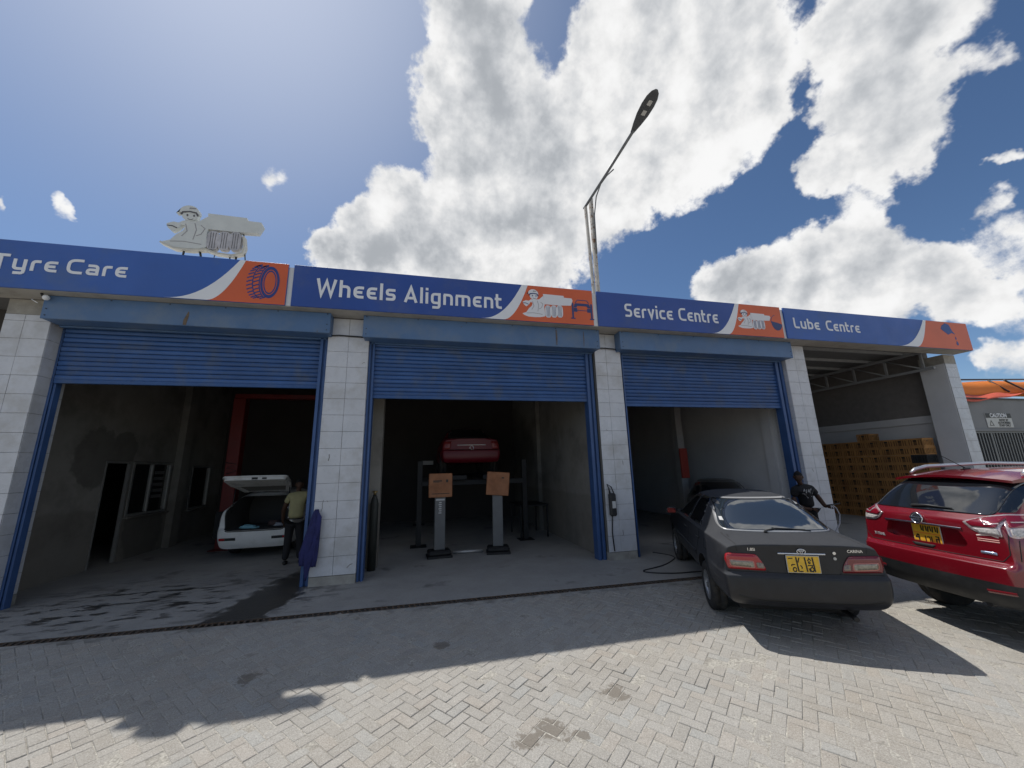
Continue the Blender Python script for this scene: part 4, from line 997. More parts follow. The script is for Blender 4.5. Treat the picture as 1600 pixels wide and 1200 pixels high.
def sedan(name, label, paint, loc, rz, hero=True):
    root = thing(name, label, 'car', loc, rz)
    if hero: root.rotation_euler = (0, radians(-1.3), rz)
    me = sub_mesh(sedan_cage(), 3 if hero else 2); me.transform(Matrix.Translation((0, 0, .085 if hero else .03))); me.materials.clear(); me.materials.append(paint); me.materials.append(UNDER)
    me = boolean(me, arch_cutters((0, 2.58), .355, .50, .345 if hero else .31))
    sh = Shell(me, root); sh.dz = .085 if hero else .03
    if hero:
        body, bump, sill = split_faces(me, [lambda c, mi: mi == 0 and c.x < -.33 and c.z < .707 and c.z > .17, lambda c, mi: mi == 1])
        link('body', shade(body), root); link('rear_bumper', shade(bump), root); link('wheel_arch', shade(sill), root)
    else: link('body', shade(me), root)
    # glazing
    rw = fillet([(-.64, 1.012), (.64, 1.012), (.525, 1.335), (-.525, 1.335)], [.07, .07, .06, .06], 5)
    rwo = fillet([(-.662, 1.003), (.662, 1.003), (.548, 1.352), (-.548, 1.352)], [.08, .08, .07, .07], 5)
    if hero: sh.decal('window_seal', rwo, 'rear', .005, mat('pale_window_seal', (.42, .42, .42), .4, metal=.3), seg=.06)
    sh.decal('rear_window', rw, 'rear', .0065, GLASSR if hero else GLASS, seg=.06)
    for sd, s in (('left', 1), ('right', -1)):
        a = [(.20, .965), (.98, .955), (.98, 1.325), (.62, 1.325), (.45, 1.29)]
        b_ = [(1.03, .955), (2.02, .935), (1.98, .965), (1.60, 1.305), (1.45, 1.322), (1.03, 1.325)]
        sh.decal('side_window', fillet(a, .04, 3), sd, .003, GLASS, seg=.08); sh.decal('side_window', fillet(b_, .03, 3), sd, .003, GLASS, seg=.08)
    sh.decal('windscreen', fillet([(-.64, .985), (.64, .985), (.52, 1.345), (-.52, 1.345)], .05, 4), 'front', .003, GLASS, seg=.1)
    for x in (0, 2.58):
        for s in (1, -1): wheel(root, x, .735, .305, .195, .19, 5, s)
    return root, sh
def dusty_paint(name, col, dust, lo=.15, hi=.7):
    """dark paint with dust lying on the faces that look up, toned to the sunlit deck"""
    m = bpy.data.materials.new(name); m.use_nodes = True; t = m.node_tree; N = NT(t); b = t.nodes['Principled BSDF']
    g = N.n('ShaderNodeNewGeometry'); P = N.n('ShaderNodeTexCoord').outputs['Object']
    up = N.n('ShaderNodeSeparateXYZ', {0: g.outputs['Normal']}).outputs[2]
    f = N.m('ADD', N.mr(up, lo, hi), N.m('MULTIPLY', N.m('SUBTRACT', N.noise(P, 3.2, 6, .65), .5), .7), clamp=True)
    c = N.mix(f, N.mix(N.mr(N.noise(P, 7, 6, .7), .4, .75), col, tuple(min(1, x * 1.7) for x in col)), dust)  # dust tone lifted for the sunlit deck, side colour darkened for shade
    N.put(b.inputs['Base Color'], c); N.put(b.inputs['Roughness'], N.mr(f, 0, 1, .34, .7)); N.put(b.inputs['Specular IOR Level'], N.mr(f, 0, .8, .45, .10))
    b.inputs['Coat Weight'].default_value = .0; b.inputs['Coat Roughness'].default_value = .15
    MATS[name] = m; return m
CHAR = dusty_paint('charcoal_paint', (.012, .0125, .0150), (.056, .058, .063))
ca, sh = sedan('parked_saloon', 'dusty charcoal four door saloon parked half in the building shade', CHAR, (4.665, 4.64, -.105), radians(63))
ca_sh = sh
# tail lamps wrap the corners
for s, pl in ((1, 'rear'), (-1, 'rear')):
    o = [(.46 * s, .843), (.765 * s, .847), (.785 * s, .775), (.765 * s, .675), (.37 * s, .669), (.40 * s, .755)]
    lo = sh.decal('tail_light', fillet(o, .025, 3), pl, .010, REDL if s > 0 else REDD, seg=.05)  # left lens brighter than the right: sunlight on it put into the colour
    i1 = [(.495 * s, .760), (.735 * s, .767), (.725 * s, .710), (.49 * s, .697)]
    i2 = [(.395 * s, .750), (.465 * s, .755), (.462 * s, .695), (.388 * s, .692)]
    sh.decal('lens_border', fillet([(p[0] + (q[0]) * s * .010, p[1] + q[1] * .010) for p, q in zip(i1, ((-1, 1), (1, 1), (1, -1), (-1, -1)))], .02, 3), pl, .0115, mat('pink_lens_border', (.55, .20, .16), .3), lo)
    sh.decal('reverse_lens', fillet(i1, .018, 3), pl, .0130, CLEARL, lo); sh.decal('reverse_lens', fillet(i2, .018, 3), pl, .0130, mat('smoky_lens', (.20, .15, .11), .15, spec=.8, coat=.5), lo)
    # lamp surround / boot seam
    sh.seam('boot_seam', [(.62 * s, .975), (.655 * s, .93)], 'rear', .009)
    sh.seam('boot_seam', [(.655 * s, .925), (.645 * s, .868)], 'rear', .009)
    sh.seam('boot_seam', [(.365 * s, .667), (.345 * s, .652)], 'rear', .008)
    sh.seam('boot_seam', [(-.40, .665 * s), (-.70, .66 * s), (-.93, .645 * s)], 'top', .008)
sh.seam('bumper_seam', [(-.80, .648), (.80, .648)], 'rear', .012, .001)
sh.seam('bumper_groove', fillet([(-.70, .405), (-.5, .375), (.5, .375), (.70, .405)], .1, 5, False), 'rear', .024, .001, mat('bumper_dark_strip', (.010, .010, .010), .6))  # near-black strip laid along the bumper groove
sh.seam('bumper_groove', [(-.33, .52), (-.85, .525)], 'left', .006)
# chrome strip, emblem, badges, locks, plate
sh.seam('chrome_strip', [(-.235, .858), (.235, .858)], 'rear', .016, .008, CHROME)
em = MB(); em.tube([(p[0], p[1], 0) for p in arc(0, 0, .042, 0, 345, 22, .028)], .0045, 6, closed=True)
em.tube([(p[0], p[1], .001) for p in arc(0, .010, .026, 0, 340, 16, .010)], .0035, 6, closed=True).tube([(p[0], p[1], .001) for p in arc(0, -.002, .011, 0, 340, 14, .024)], .0035, 6, closed=True)
sh.badge('emblem', em.mesh('emblem', CHROME), 0, .885, 'rear', CHROME, None, .010)
sh.badge('lettering', text_mesh('1.8Si', .045, .002, bold=.0006), .50, .892, 'rear', CHROME, None, .003)
sh.badge('lettering', text_mesh('CARINA', .042, .002, bold=.0008), -.53, .892, 'rear', CHROME, None, .003)
for z in (.872, .815):
    sh.badge('lock', MB().tube([(0, 0, -.004), (0, 0, .006)], .016, 12).mesh('lock', CHROME), -.325, z, 'rear', CHROME if z > .85 else PLATEF, None, .002)
pl = plate(sh, ca, 0.0, .752, .33, .185)
for i, x in enumerate((-.055, .03, .105)):
    mark(sh, pl, [[(x - .012, .075), (x, -.075)]], 0, .752, .014)
mark(sh, pl, [[(-.145, .06), (-.10, .062)], [(-.12, -.005), (-.085, -.003)], [(-.118, -.004), (-.118, -.02)]], 0, .752, .010)
mark(sh, pl, [arc(-.092, -.055, .017, 0, 350, 9, .022), [(-.032, -.01), (-.018, -.03), (-.02, -.045)], [(-.035, .07), (-.052, .02)], [(-.05, -.075), (-.012, -.072)]], 0, .752, .011)
mark(sh, pl, [[(.045, .035), (.06, .065), (.078, .04)], arc(.06, .02, .009, 0, 340, 8), [(.04, -.01), (.085, -.008), (.08, -.025)], arc(.078, -.05, .017, 0, 350, 10, .02), [(.05, -.04), (.055, -.07), (.09, -.075)]], 0, .752, .010)
# wiper on the rear glass, mirrors, handles, side strip, exhaust
wp = [sh.hit(u, v, 'rear') for u, v in ((.17, 1.005), (.02, 1.022), (-.14, 1.018), (-.30, 1.012))]
wp = [l + n_ * .018 for l, n_ in wp]
wi = MB().tube(wp, [.010, .009, .007, .005], 7).build('wiper', BLACKP, ca)
wp2 = [l + n_ * .014 for l, n_ in [sh.hit(u, v, 'rear') for u, v in ((.06, 1.03), (-.35, 1.005))]]
MB().tube(wp2, .006, 6).build('wiper_blade', BLACKP, wi)
l, n_ = sh.hit(.17, 1.0, 'rear'); MB().tube([l, l + n_ * .028], [.022, .016], 12).build('wiper_pivot', BLACKP, wi)
def mirror(root, x, y, z, s, m):
    b_ = bmesh.new(); bmesh.ops.create_uvsphere(b_, u_segments=14, v_segments=10, radius=1)
    for v in b_.verts: v.co = Vector((v.co.x * .07 if v.co.x > 0 else v.co.x * .03, v.co.y * .10, v.co.z * .065))
    mi = MB().bm(b_, 0, Matrix.Translation((x, s * (y + .10), z)), True).box(x - .02, x + .02, s * (y + .03), s * (y - .03), z - .05, z - .01).build('mirror', m, root)
    MB().prism(fillet([(s * (y + .03), z - .04), (s * (y + .175), z - .04), (s * (y + .175), z + .045), (s * (y + .03), z + .045)], .02, 3), x - .034, x - .029, 'x').build('mirror_glass', mat('mirror_glass', (.30, .06, .06), .08, metal=.8), mi)  # a red reflection is painted into the mirror glass colour
MIRB = mat('dark_mirror_shell', (.016, .016, .017), .4)
mirror(ca, 1.93, .82, 1.04, 1, MIRB); mirror(ca, 1.93, .82, 1.04, -1, MIRB)
for pl_, s in (('left', 1), ('right', -1)):
    for x in (.30, 1.22):
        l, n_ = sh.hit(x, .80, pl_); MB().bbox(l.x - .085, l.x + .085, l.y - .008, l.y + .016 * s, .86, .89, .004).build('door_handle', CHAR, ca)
    sh.seam('door_seam', [(1.0, .945), (.99, .60), (1.0, .30)], pl_, .007); sh.seam('door_seam', [(2.0, .93), (2.06, .70), (2.05, .30)], pl_, .007); sh.seam('door_seam', [(.20, .94), (.34, .62), (.42, .50)], pl_, .007)
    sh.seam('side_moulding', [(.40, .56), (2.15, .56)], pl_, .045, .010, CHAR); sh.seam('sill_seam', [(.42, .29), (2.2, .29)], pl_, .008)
    sh.seam('fuel_flap' if s > 0 else 'body_line', [(-.22, .72), (-.06, .72), (-.06, .84), (-.22, .84)] if s > 0 else [(-.6, .80), (.2, .80)], pl_, .005, closed=s > 0)
MB().tube([(-.75, -.42, .30), (-.93, -.44, .285), (-.95, -.44, .28)], .027, 12).build('exhaust_pipe', mat('sooty_pipe', (.05, .05, .05), .5, metal=.6), ca)
MB().bbox(-.6, 3.1, -.6, .6, .22, .33, .02).build('underbody', UNDER, ca)

# ------------------------------------------------------------- tall hatch shape: red crossover and white estate
def suv_cage(k=1.0, H=1.715):
    lv = [(.25, .88), (.34, .955), (.50, .995), (.665, 1.0), (.705, .985), (.90, .975)]
    hz = H - 1.715
    st = [(-1.0, .815, .760, 1.045, [(.70, 1.075), (.50, 1.092), (.26, 1.10), (0, 1.102)]),
          (-.955, .850, .790, 1.06, [(.735, 1.115), (.545, 1.135), (.28, 1.145), (0, 1.148)]),
          (-.74, .885, .825, 1.06, [(.775, 1.12), (.675, 1.36 + hz * .5), (.36, 1.40 + hz * .5), (0, 1.405 + hz * .5)]),
          (-.48, .900, .835, 1.055, [(.790, 1.10), (.662, 1.555 + hz), (.38, 1.615 + hz), (0, 1.625 + hz)]),
          (-.24, .908, .838, 1.05, [(.795, 1.085), (.650, 1.605 + hz), (.40, 1.668 + hz), (0, 1.682 + hz)]),
          (.40, .910, .840, 1.04, [(.797, 1.07), (.648, 1.628 + hz), (.40, 1.698 + hz), (0, 1.713 + hz)]),
          (1.20, .910, .840, 1.03, [(.797, 1.06), (.646, 1.622 + hz), (.40, 1.692 + hz), (0, 1.708 + hz)]),
          (1.72, .908, .838, 1.02, [(.795, 1.05), (.640, 1.575 + hz), (.40, 1.640 + hz), (0, 1.655 + hz)]),
          (2.20, .906, .832, 1.01, [(.785, 1.04), (.685, 1.30 + hz * .5), (.42, 1.355 + hz * .5), (0, 1.37 + hz * .5)]),
          (2.62, .902, .820, .99, [(.765, 1.02), (.60, 1.06), (.33, 1.09), (0, 1.10)]),
          (3.10, .890, .790, .93, [(.72, .965), (.54, .995), (.28, 1.01), (0, 1.015)]),
          (3.42, .850, .720, .83, [(.65, .865), (.46, .885), (.24, .895), (0, .90)]),
          (3.58, .760, .640, .74, [(.57, .765), (.40, .78), (.2, .79), (0, .795)])]
    cr = [(lambda a, b: a[0] == b[0] == 's' and a[2] == b[2] == 6 and a[1] > 1, .35),
          (lambda a, b: a[0] in 'se' and b[0] in 'se' and a[1] == b[1] == 0 and (a[2] if a[0] == 's' else a[3]) in (3, 4) and (a[2] if a[0] == 's' else a[3]) == (b[2] if b[0] == 's' else b[3]), .6),
          (lambda a, b: a[0] in 'st' and b[0] in 'st' and a[1] == b[1] == 0 and (a[2] == 6 if a[0] == 's' else True) and (b[2] == 6 if b[0] == 's' else True), .3)]
    return cage(lv, st, [.10, .02, -.02, -.03, .035, .03, .03], [-.06, .0, .03, .02, .0, -.02, -.06], .06, .16, cr)
REDP = mat('red_car_paint', (.175, .005, .012), .22, var=.08, vscale=1.5, coat=1.0, spec=.6)
xt = thing('parked_crossover', 'glossy red crossover with silver roof rails parked beside the saloon', 'car', (7.02, 3.47, .05), radians(-12.5))
me = sub_mesh(suv_cage(H=1.665), 3); me.materials.clear(); me.materials.append(REDP); me.materials.append(UNDER)
pocket = MB().prism(fillet([(-.40, .995), (.40, .995), (.47, .84), (.40, .80), (-.40, .80), (-.47, .84)], .04, 4), -1.3, -.94, 'x').mesh('cut', REDP)
me = boolean(me, arch_cutters((0, 2.705), .43, .52, .24) + [pocket])
sh = Shell(me, xt)
body, clad, arch = split_faces(me, [lambda c, mi: mi == 0 and c.z < (.50 if c.x < -.4 else .36), lambda c, mi: mi == 1])
link('body', shade(body), xt); link('lower_cladding', shade(clad), xt).data.materials[0] = BLACKP; link('wheel_arch', shade(arch), xt)
# glass: rear window with dark corner panes
sh.decal('rear_window', fillet([(-.665, 1.165), (.665, 1.165), (.655, 1.28), (.61, 1.515), (-.61, 1.515), (-.655, 1.28)], [.05, .05, .03, .05, .05, .03], 4), 'rear', .007, GLASS, seg=.025)
for pn, s in (('left', 1), ('right', -1)):
    sh.decal('side_window', fillet([(-.12, 1.16), (.22, 1.125), (.22, 1.51), (.06, 1.49)], .04, 3), pn, .003, GLASS, seg=.08)
    sh.decal('side_window', fillet([(.30, 1.12), (1.10, 1.105), (1.10, 1.515), (.30, 1.515)], .04, 3), pn, .003, GLASS, seg=.08)
    sh.decal('side_window', fillet([(1.18, 1.10), (2.25, 1.085), (1.75, 1.48), (1.55, 1.505), (1.18, 1.515)], .04, 3), pn, .003, GLASS, seg=.08)
    for x in (.26, 1.14): sh.seam('door_seam', [(x, 1.12), (x - .02, .8), (x + .02, .40)], pn, .007)
    sh.seam('quarter_seam', [(-.88, .94), (-.90, .88), (-.93, .74)], pn, .008)
    sh.decal('corner_garnish', fillet([(.035 * s, 1.195), (.16 * s, 1.20), (.35 * s, 1.475), (.225 * s, 1.50)], .015, 2), 'rl' if s > 0 else 'rr', .004, GLASS, seg=.025)
    # lamps: inner piece on the tailgate, outer piece on the quarter
    a = [(.46 * s, 1.085), (.62 * s, 1.155), (.725 * s, 1.185), (.745 * s, 1.18), (.77 * s, .965), (.60 * s, .975), (.53 * s, 1.01)]
    lo = sh.decal('tail_light', fillet(a, .012, 2), 'rear', .007, LAMPB, seg=.02)
    sh.decal('red_lens', fillet([(.495 * s, 1.085), (.63 * s, 1.14), (.728 * s, 1.165), (.742 * s, 1.055), (.545 * s, 1.045)], .012, 2), 'rear', .015, REDX, lo, seg=.02)
    sh.decal('clear_lens', fillet([(.545 * s, 1.032), (.745 * s, 1.043), (.754 * s, .982), (.61 * s, .990)], .01, 2), 'rear', .015, CLEARX, lo, seg=.02)
    q = 'rl' if s > 0 else 'rr'
    lo = sh.decal('tail_light', fillet([(.055 * s, 1.18), (.30 * s, 1.185), (.46 * s, 1.12), (.42 * s, 1.02), (.12 * s, .955), (.075 * s, .97)], .02, 2), q, .007, LAMPB, seg=.02)
    sh.decal('red_lens', fillet([(.075 * s, 1.165), (.29 * s, 1.17), (.435 * s, 1.112), (.41 * s, 1.065), (.085 * s, 1.055)], .012, 2), q, .015, REDX, lo, seg=.02)
    sh.decal('clear_lens', fillet([(.09 * s, 1.043), (.405 * s, 1.055), (.40 * s, 1.03), (.13 * s, .970), (.095 * s, .98)], .01, 2), q, .015, CLEARX, lo, seg=.02)
    sh.seam('light_guide', [(.60 * s, 1.125), (.655 * s, 1.075), (.74 * s, 1.085)], 'rear', .012, .020, LAMPB)
    sh.seam('light_guide', [(.10 * s, 1.10), (.25 * s, 1.105), (.40 * s, 1.085)], q, .010, .020, LAMPB)
    # roof rail
    rl = MB().tube([(-.34, s * .605, 1.585), (-.27, s * .60, 1.635), (-.1, s * .60, 1.672), (.8, s * .60, 1.695), (1.5, s * .60, 1.668), (1.64, s * .605, 1.61)], [.018, .024, .024, .024, .024, .018], 10); rl.build('roof_rail', mat('silver_rail', (.62, .63, .64), .3, metal=.7), xt)
# tailgate seams and trim
sh.seam('tailgate_seam', [(-.79, 1.06), (-.80, .95), (-.79, .80), (-.72, .72), (.72, .72), (.79, .80), (.80, .95), (.79, 1.06)], 'rear', .008)
sh.seam('chrome_strip', fillet([(-.44, 1.005), (0, 1.012), (.44, 1.005)], .1, 4, False), 'rear', .018, .010, CHROME)
em = MB().tube([(p[0], p[1], 0) for p in arc(0, 0, .062, 0, 348, 28)], .010, 8, closed=True).bbox(-.078, .078, -.016, .016, -.006, .010, .004).tube([(0, 0, -.01), (0, 0, .0)], .055, 24)
sh.badge('emblem', em.mesh('emblem', CHROME), 0, 1.065, 'rear', CHROME, None, .014)
sh.badge('lettering', text_mesh('X-TRAIL', .045, .002, bold=.001), .58, .795, 'rear', mat('satin_silver', (.55, .55, .56), .35, metal=.3), None, .003)
pl = plate(sh, xt, 0, .885, .33, .215)
for q, (x, w_) in enumerate(((-.05, .03), (.005, .02), (.055, .024), (.11, .03))):
    mark(sh, pl, [[(x, .09), (x + .004, .03)], [(x + .03, .085), (x + .02, .02)]], 0, .885, .015)
mark(sh, pl, [[(-.105, -.02), (-.13, -.06), (-.085, -.06)], [(-.095, -.02), (-.095, -.085)]], 0, .885, .014)
mark(sh, pl, [[(-.02, -.03), (-.02, -.085)], [(.0, -.04), (.03, -.04), (.03, -.085)], [(.05, -.03), (.05, -.085)]], 0, .885, .012)
mark(sh, pl, [[(.095, -.025), (.13, -.025), (.13, -.085)], [(.10, -.05), (.10, -.085)], [(.095, -.055), (.13, -.055)]], 0, .885, .013)
mark(sh, pl, [[(-.155, .0), (.155, .0)]], 0, .885, .010, 'plate_band', mat('orange_band', (.75, .22, .03), .5))
sh.decal('handle_recess', fillet([(-.14, .775), (.14, .775), (.10, .735), (-.10, .735)], .012, 2), 'rear', .002, SEAM, seg=.05)
sh.decal('eco_badge', fillet([(-.69, .80), (-.56, .80), (-.56, .772), (-.69, .772)], .008, 2), 'rear', .004, mat('blue_silver_badge', (.35, .45, .60), .25, metal=.6), seg=.05)
for q, (z, col) in enumerate(((.955, (.70, .55, .50)), (.925, (.62, .30, .26)), (.905, (.62, .30, .26)))):
    sh.seam('dealer_sticker', [(-.56, z), (-.61, z + .012 * (q == 0)), (-.68, z + .02 * (q == 0)), (-.735, z)], 'rear', .010 if q else .016, .002, mat('sticker%d' % q, col, .5))
for u, v, col in ((-.60, 1.265, (.45, .62, .22)), (-.605, 1.215, (.50, .62, .70))):
    sh.decal('window_sticker', arc(u, v, .055, 0, 345, 16, .017), 'rear', .006, mat('sticker_%d' % int(v * 1000), col, .5), seg=.05)
sh.seam('rear_reflector', [(-.78, .42), (-.55, .40)], 'rear', .035, .004, REDD); sh.seam('rear_reflector', [(.78, .42), (.55, .40)], 'rear', .035, .004, REDD)
wp = [l + n_ * .02 for l, n_ in [sh.hit(u, v, 'rear') for u, v in ((.12, 1.19), (-.05, 1.205), (-.32, 1.195))]]
MB().tube(wp, [.020, .014, .006], 8).build('wiper', BLACKP, xt)
# spoiler over the rear window and the aerial
sp = MB(); ns = 12; vs = []
for i in range(ns + 1):
    t = -1 + 2 * i / ns; y = .645 * t; dz = -.055 * t * t; dx = .10 * abs(t) ** 2.5
    for (x, z) in ((-.64, 1.628), (-.635, 1.600), (-.50, 1.61), (-.30, 1.655), (-.25, 1.690), (-.42, 1.668)): vs.append((x + dx, y, z + dz - .052))
fs = []
for i in range(ns):
    for k in range(6): fs.append((i * 6 + k, i * 6 + (k + 1) % 6, (i + 1) * 6 + (k + 1) % 6, (i + 1) * 6 + k))
fs += [list(range(6)), [ns * 6 + k for k in range(6)][::-1]]
spm = sp.add(vs, fs, 0, True).mesh('spoiler', REDP); link('spoiler', shade(spm, 45), xt)
ae = MB().bbox(-.30, -.20, -.025, .025, 1.625, 1.655, .01).build('aerial', BLACKP, xt); MB().tube([(-.25, 0, 1.65), (-.52, 0, 1.81)], [.006, .0035], 7).build('aerial_rod', BLACKP, ae)
for x in (0, 2.705):
    for s in (1, -1): wheel(xt, x, .785, .375, .225, .235, 6, s, 0, -.19 + .03 * (x > 1))
MB().bbox(-.7, 3.3, -.62, .62, .20, .30, .03).build('underbody', UNDER, xt)
MB().tube([(-.6, -.45, .25), (-.95, -.47, .245)], .03, 12).build('exhaust_pipe', mat('sooty_pipe', (.05, .05, .05), .5, metal=.6), xt)
mirror(xt, 2.05, .86, 1.14, 1, REDP); mirror(xt, 2.05, .86, 1.14, -1, REDP)

# ------------------------------------------------------------- white estate with its tailgate up
WPAINT = mat('white_car_paint', (.72, .72, .70), .25, coat=.8, var=.04, dirt=((.5, .48, .44), .35, 2.5))
LINER = mat('boot_liner', (.045, .045, .045), .9)
TRIMG = mat('grey_trim', (.16, .155, .145), .8)
es = thing('estate_car', 'white estate car with its tailgate raised inside the first bay', 'car', (-3.66, 11.35, -.03), radians(91))
me = sub_mesh(suv_cage(H=1.50), 2); me.materials.clear(); me.materials.append(WPAINT); me.materials.append(LINER)
me.transform(Matrix.Scale(.91, 4, (0, 1, 0)))
op = MB().prism(fillet([(-.60, .64), (.60, .64), (.64, 1.0), (.52, 1.36), (-.52, 1.36), (-.64, 1.0)], .08, 4), -1.4, .35, 'x').mesh('cut', LINER)
me = boolean(me, [op])
me = boolean(me, arch_cutters((0, 2.705), .37, .48, .32))
body, inner = split_faces(me, [lambda c, mi: mi == 1])
sh = Shell(me, es)
link('body', shade(body), es); link('boot_interior', inner, es)
for s in (1, -1):
    q = 'rl' if s > 0 else 'rr'
    sh.decal('tail_light', fillet([(.06 * s, 1.06), (.26 * s, 1.04), (.24 * s, .80), (.07 * s, .80)], .03, 3), q, .008, REDD, seg=.06)
    sh.seam('reflector', [(.36 * s, .46), (.68 * s, .46)], 'rear', .055, .006, BLACKP); sh.seam('reflector', [(.58 * s, .46), (.70 * s, .46)], 'rear', .052, .009, REDL)
    sh.decal('side_window', fillet([(-.25, 1.08), (1.1, 1.06), (1.1, 1.34), (-.05, 1.33)], .04, 3), 'left' if s > 0 else 'right', .003, GLASS, seg=.1)
    for x in (0, 2.705): wheel(es, x, .70, .315, .20, .20, 5, s)
sh.seam('boot_seal', fillet([(-.60, .625), (.60, .625), (.65, 1.0), (.53, 1.375), (-.53, 1.375), (-.65, 1.0)], .08, 4), 'rear', .02, .004, BLACKP, closed=True)
MB().bbox(-.6, 3.2, -.55, .55, .18, .28, .03).build('underbody', UNDER, es)
# tailgate: hinged at the roof's rear edge, tilted up to the rear
tg = MB(); hx, hz = -.42, 1.44
M = Matrix.Translation((hx, 0, hz)) @ Matrix.Rotation(radians(20), 4, 'Y')
def gate(pts, z0, z1): return [(-p[0], p[1]) for p in pts]
out_ = [(0, .50), (.32, .585), (.60, .64), (.98, .66), (1.03, .60), (1.05, 0), (1.03, -.60), (.98, -.66), (.60, -.64), (.32, -.585), (0, -.50)]
win = [(.08, .43), (.50, .55), (.50, -.55), (.08, -.43)]
tgm = MB()
o_ = [(-p[0], p[1]) for p in out_]
tgm.prism(fillet(o_, .03, 2), .02, .055, 'z', M=M)
t_ = tgm.build('tailgate', WPAINT, es)
fr = MB().prism(fillet([(-.56, .60), (-.98, .62), (-1.02, .55), (-1.02, -.55), (-.98, -.62), (-.56, -.60)], .03, 2), -.04, .0195, 'z', M=M)
fr.prism([(-.06, .49), (-.06, .40), (-.52, .52), (-.52, .615)], -.015, .0195, 'z', M=M).prism([(-.06, -.49), (-.06, -.40), (-.52, -.52), (-.52, -.615)], -.015, .0195, 'z', M=M)
fr.build('tailgate_lining', WPAINT, t_)
MB().prism([(-.08, .42), (-.08, -.42), (-.51, -.53), (-.51, .53)], .012, .0195, 'z', M=M).build('window', TRIMG, t_)
MB().prism(fillet([(-1.021, .06), (-1.03, .06), (-1.03, -.06), (-1.021, -.06)], .002, 1), -.03, .012, 'z', M=M).box(-1.032, -1.0, -.24, -.15, -.025, .008, M=M).build('latch', INK, t_)
for s in (1, -1):
    a = M @ Vector((-.40, s * .57, 0)); MB().tube([a, Vector((-.80, s * .60, 1.02))], .011, 8).build('gas_strut', BLACKP, es)
# things lying in the boot
CLOTH = mat('pale_blue_cloth', (.20, .42, .50), .85, var=.15)
def lump(name, label, cat, loc, sc, m, seed, n=2, group=None):
    b_ = bmesh.new(); bmesh.ops.create_icosphere(b_, subdivisions=n, radius=1); r_ = random.Random(seed)
    for v in b_.verts:
        k = 1 + r_.uniform(-.18, .18); v.co = Vector((v.co.x * sc[0] * k, v.co.y * sc[1] * k, max(-.2, v.co.z) * sc[2] * k))
    return tag(MB().bm(b_, 0, None, True).build(name, m, None, loc), label, cat, group)
lump('cloth', 'crumpled pale blue cloth at the left of the open car boot', 'cloth', (-3.90, 10.62, .635), (.16, .12, .07), CLOTH, 3)
tag(MB().tube([(p[0], p[1], .63) for p in arc(-3.74, 10.60, .065, 0, 330, 12)], .02, 8).build('cloth_loop', CLOTH), 'pale blue ring of cloth beside the crumpled cloth in the boot', 'cloth')
lump('bag', 'small pale folded bag at the right of the open car boot', 'bag', (-3.28, 10.75, .635), (.13, .10, .07), mat('grey_bag', (.26, .28, .32), .8), 8)
lump('toolbag', 'dark lumpy tool bag in the middle of the open boot', 'bag', (-3.48, 11.0, .64), (.15, .1, .10), mat('dark_bag', (.07, .045, .045), .8), 5)

# ------------------------------------------------------------- red hatchback up on the lift, and the lift
rc, rsh = sedan('lifted_hatchback', 'dark red hatchback raised on the lift in the second bay', mat('maroon_paint', (.15, .004, .014), .45, coat=.05, spec=.5), (1.40, 11.85, 1.70), radians(90), False)
for s in (1, -1):
    rsh.decal('tail_light', fillet([(.56 * s, .88), (.78 * s, .88), (.77 * s, .66), (.60 * s, .66)], .02, 3), 'rear', .008, mat('faded_lens', (.24, .03, .03), .3), seg=.08)
rsh.seam('trim_strip', [(-.40, .775), (.40, .775)], 'rear', .02, .008, CHROME); rsh.seam('bumper_seam', [(-.78, .65), (.78, .65)], 'rear', .012)
rsh.badge('emblem', MB().tube([(p[0], p[1], 0) for p in arc(0, 0, .05, 0, 345, 20)], .008, 6, closed=True).mesh('emblem', CHROME), 0, .70, 'rear', CHROME, None, .006)
LIFTG = mat('lift_grey', (.017, .0175, .019), .6, var=.15, metal=.2)
lf_ = thing('car_lift', 'dark four post lift holding the red car in the second bay', 'car lift', (1.4, 12.4, -.03))
for x in (-.45, .45): MB().bbox(x - .24, x + .24, -2.2, 2.4, 1.60, 1.72, .01).build('runway', LIFTG, lf_)
for y in (-1.9, 2.1): MB().bbox(-1.35, 1.35, y - .09, y + .09, 1.46, 1.595, .01).build('cross_beam', LIFTG, lf_)
for x in (-1.4, 1.4):
    for y in (-1.9, 2.1): MB().bbox(x - .065, x + .065, y - .07, y + .07, .012, 2.1, .008).bbox(x - .2, x + .2, y - .2, y + .2, 0, .011, .003).build('post', LIFTG, lf_)
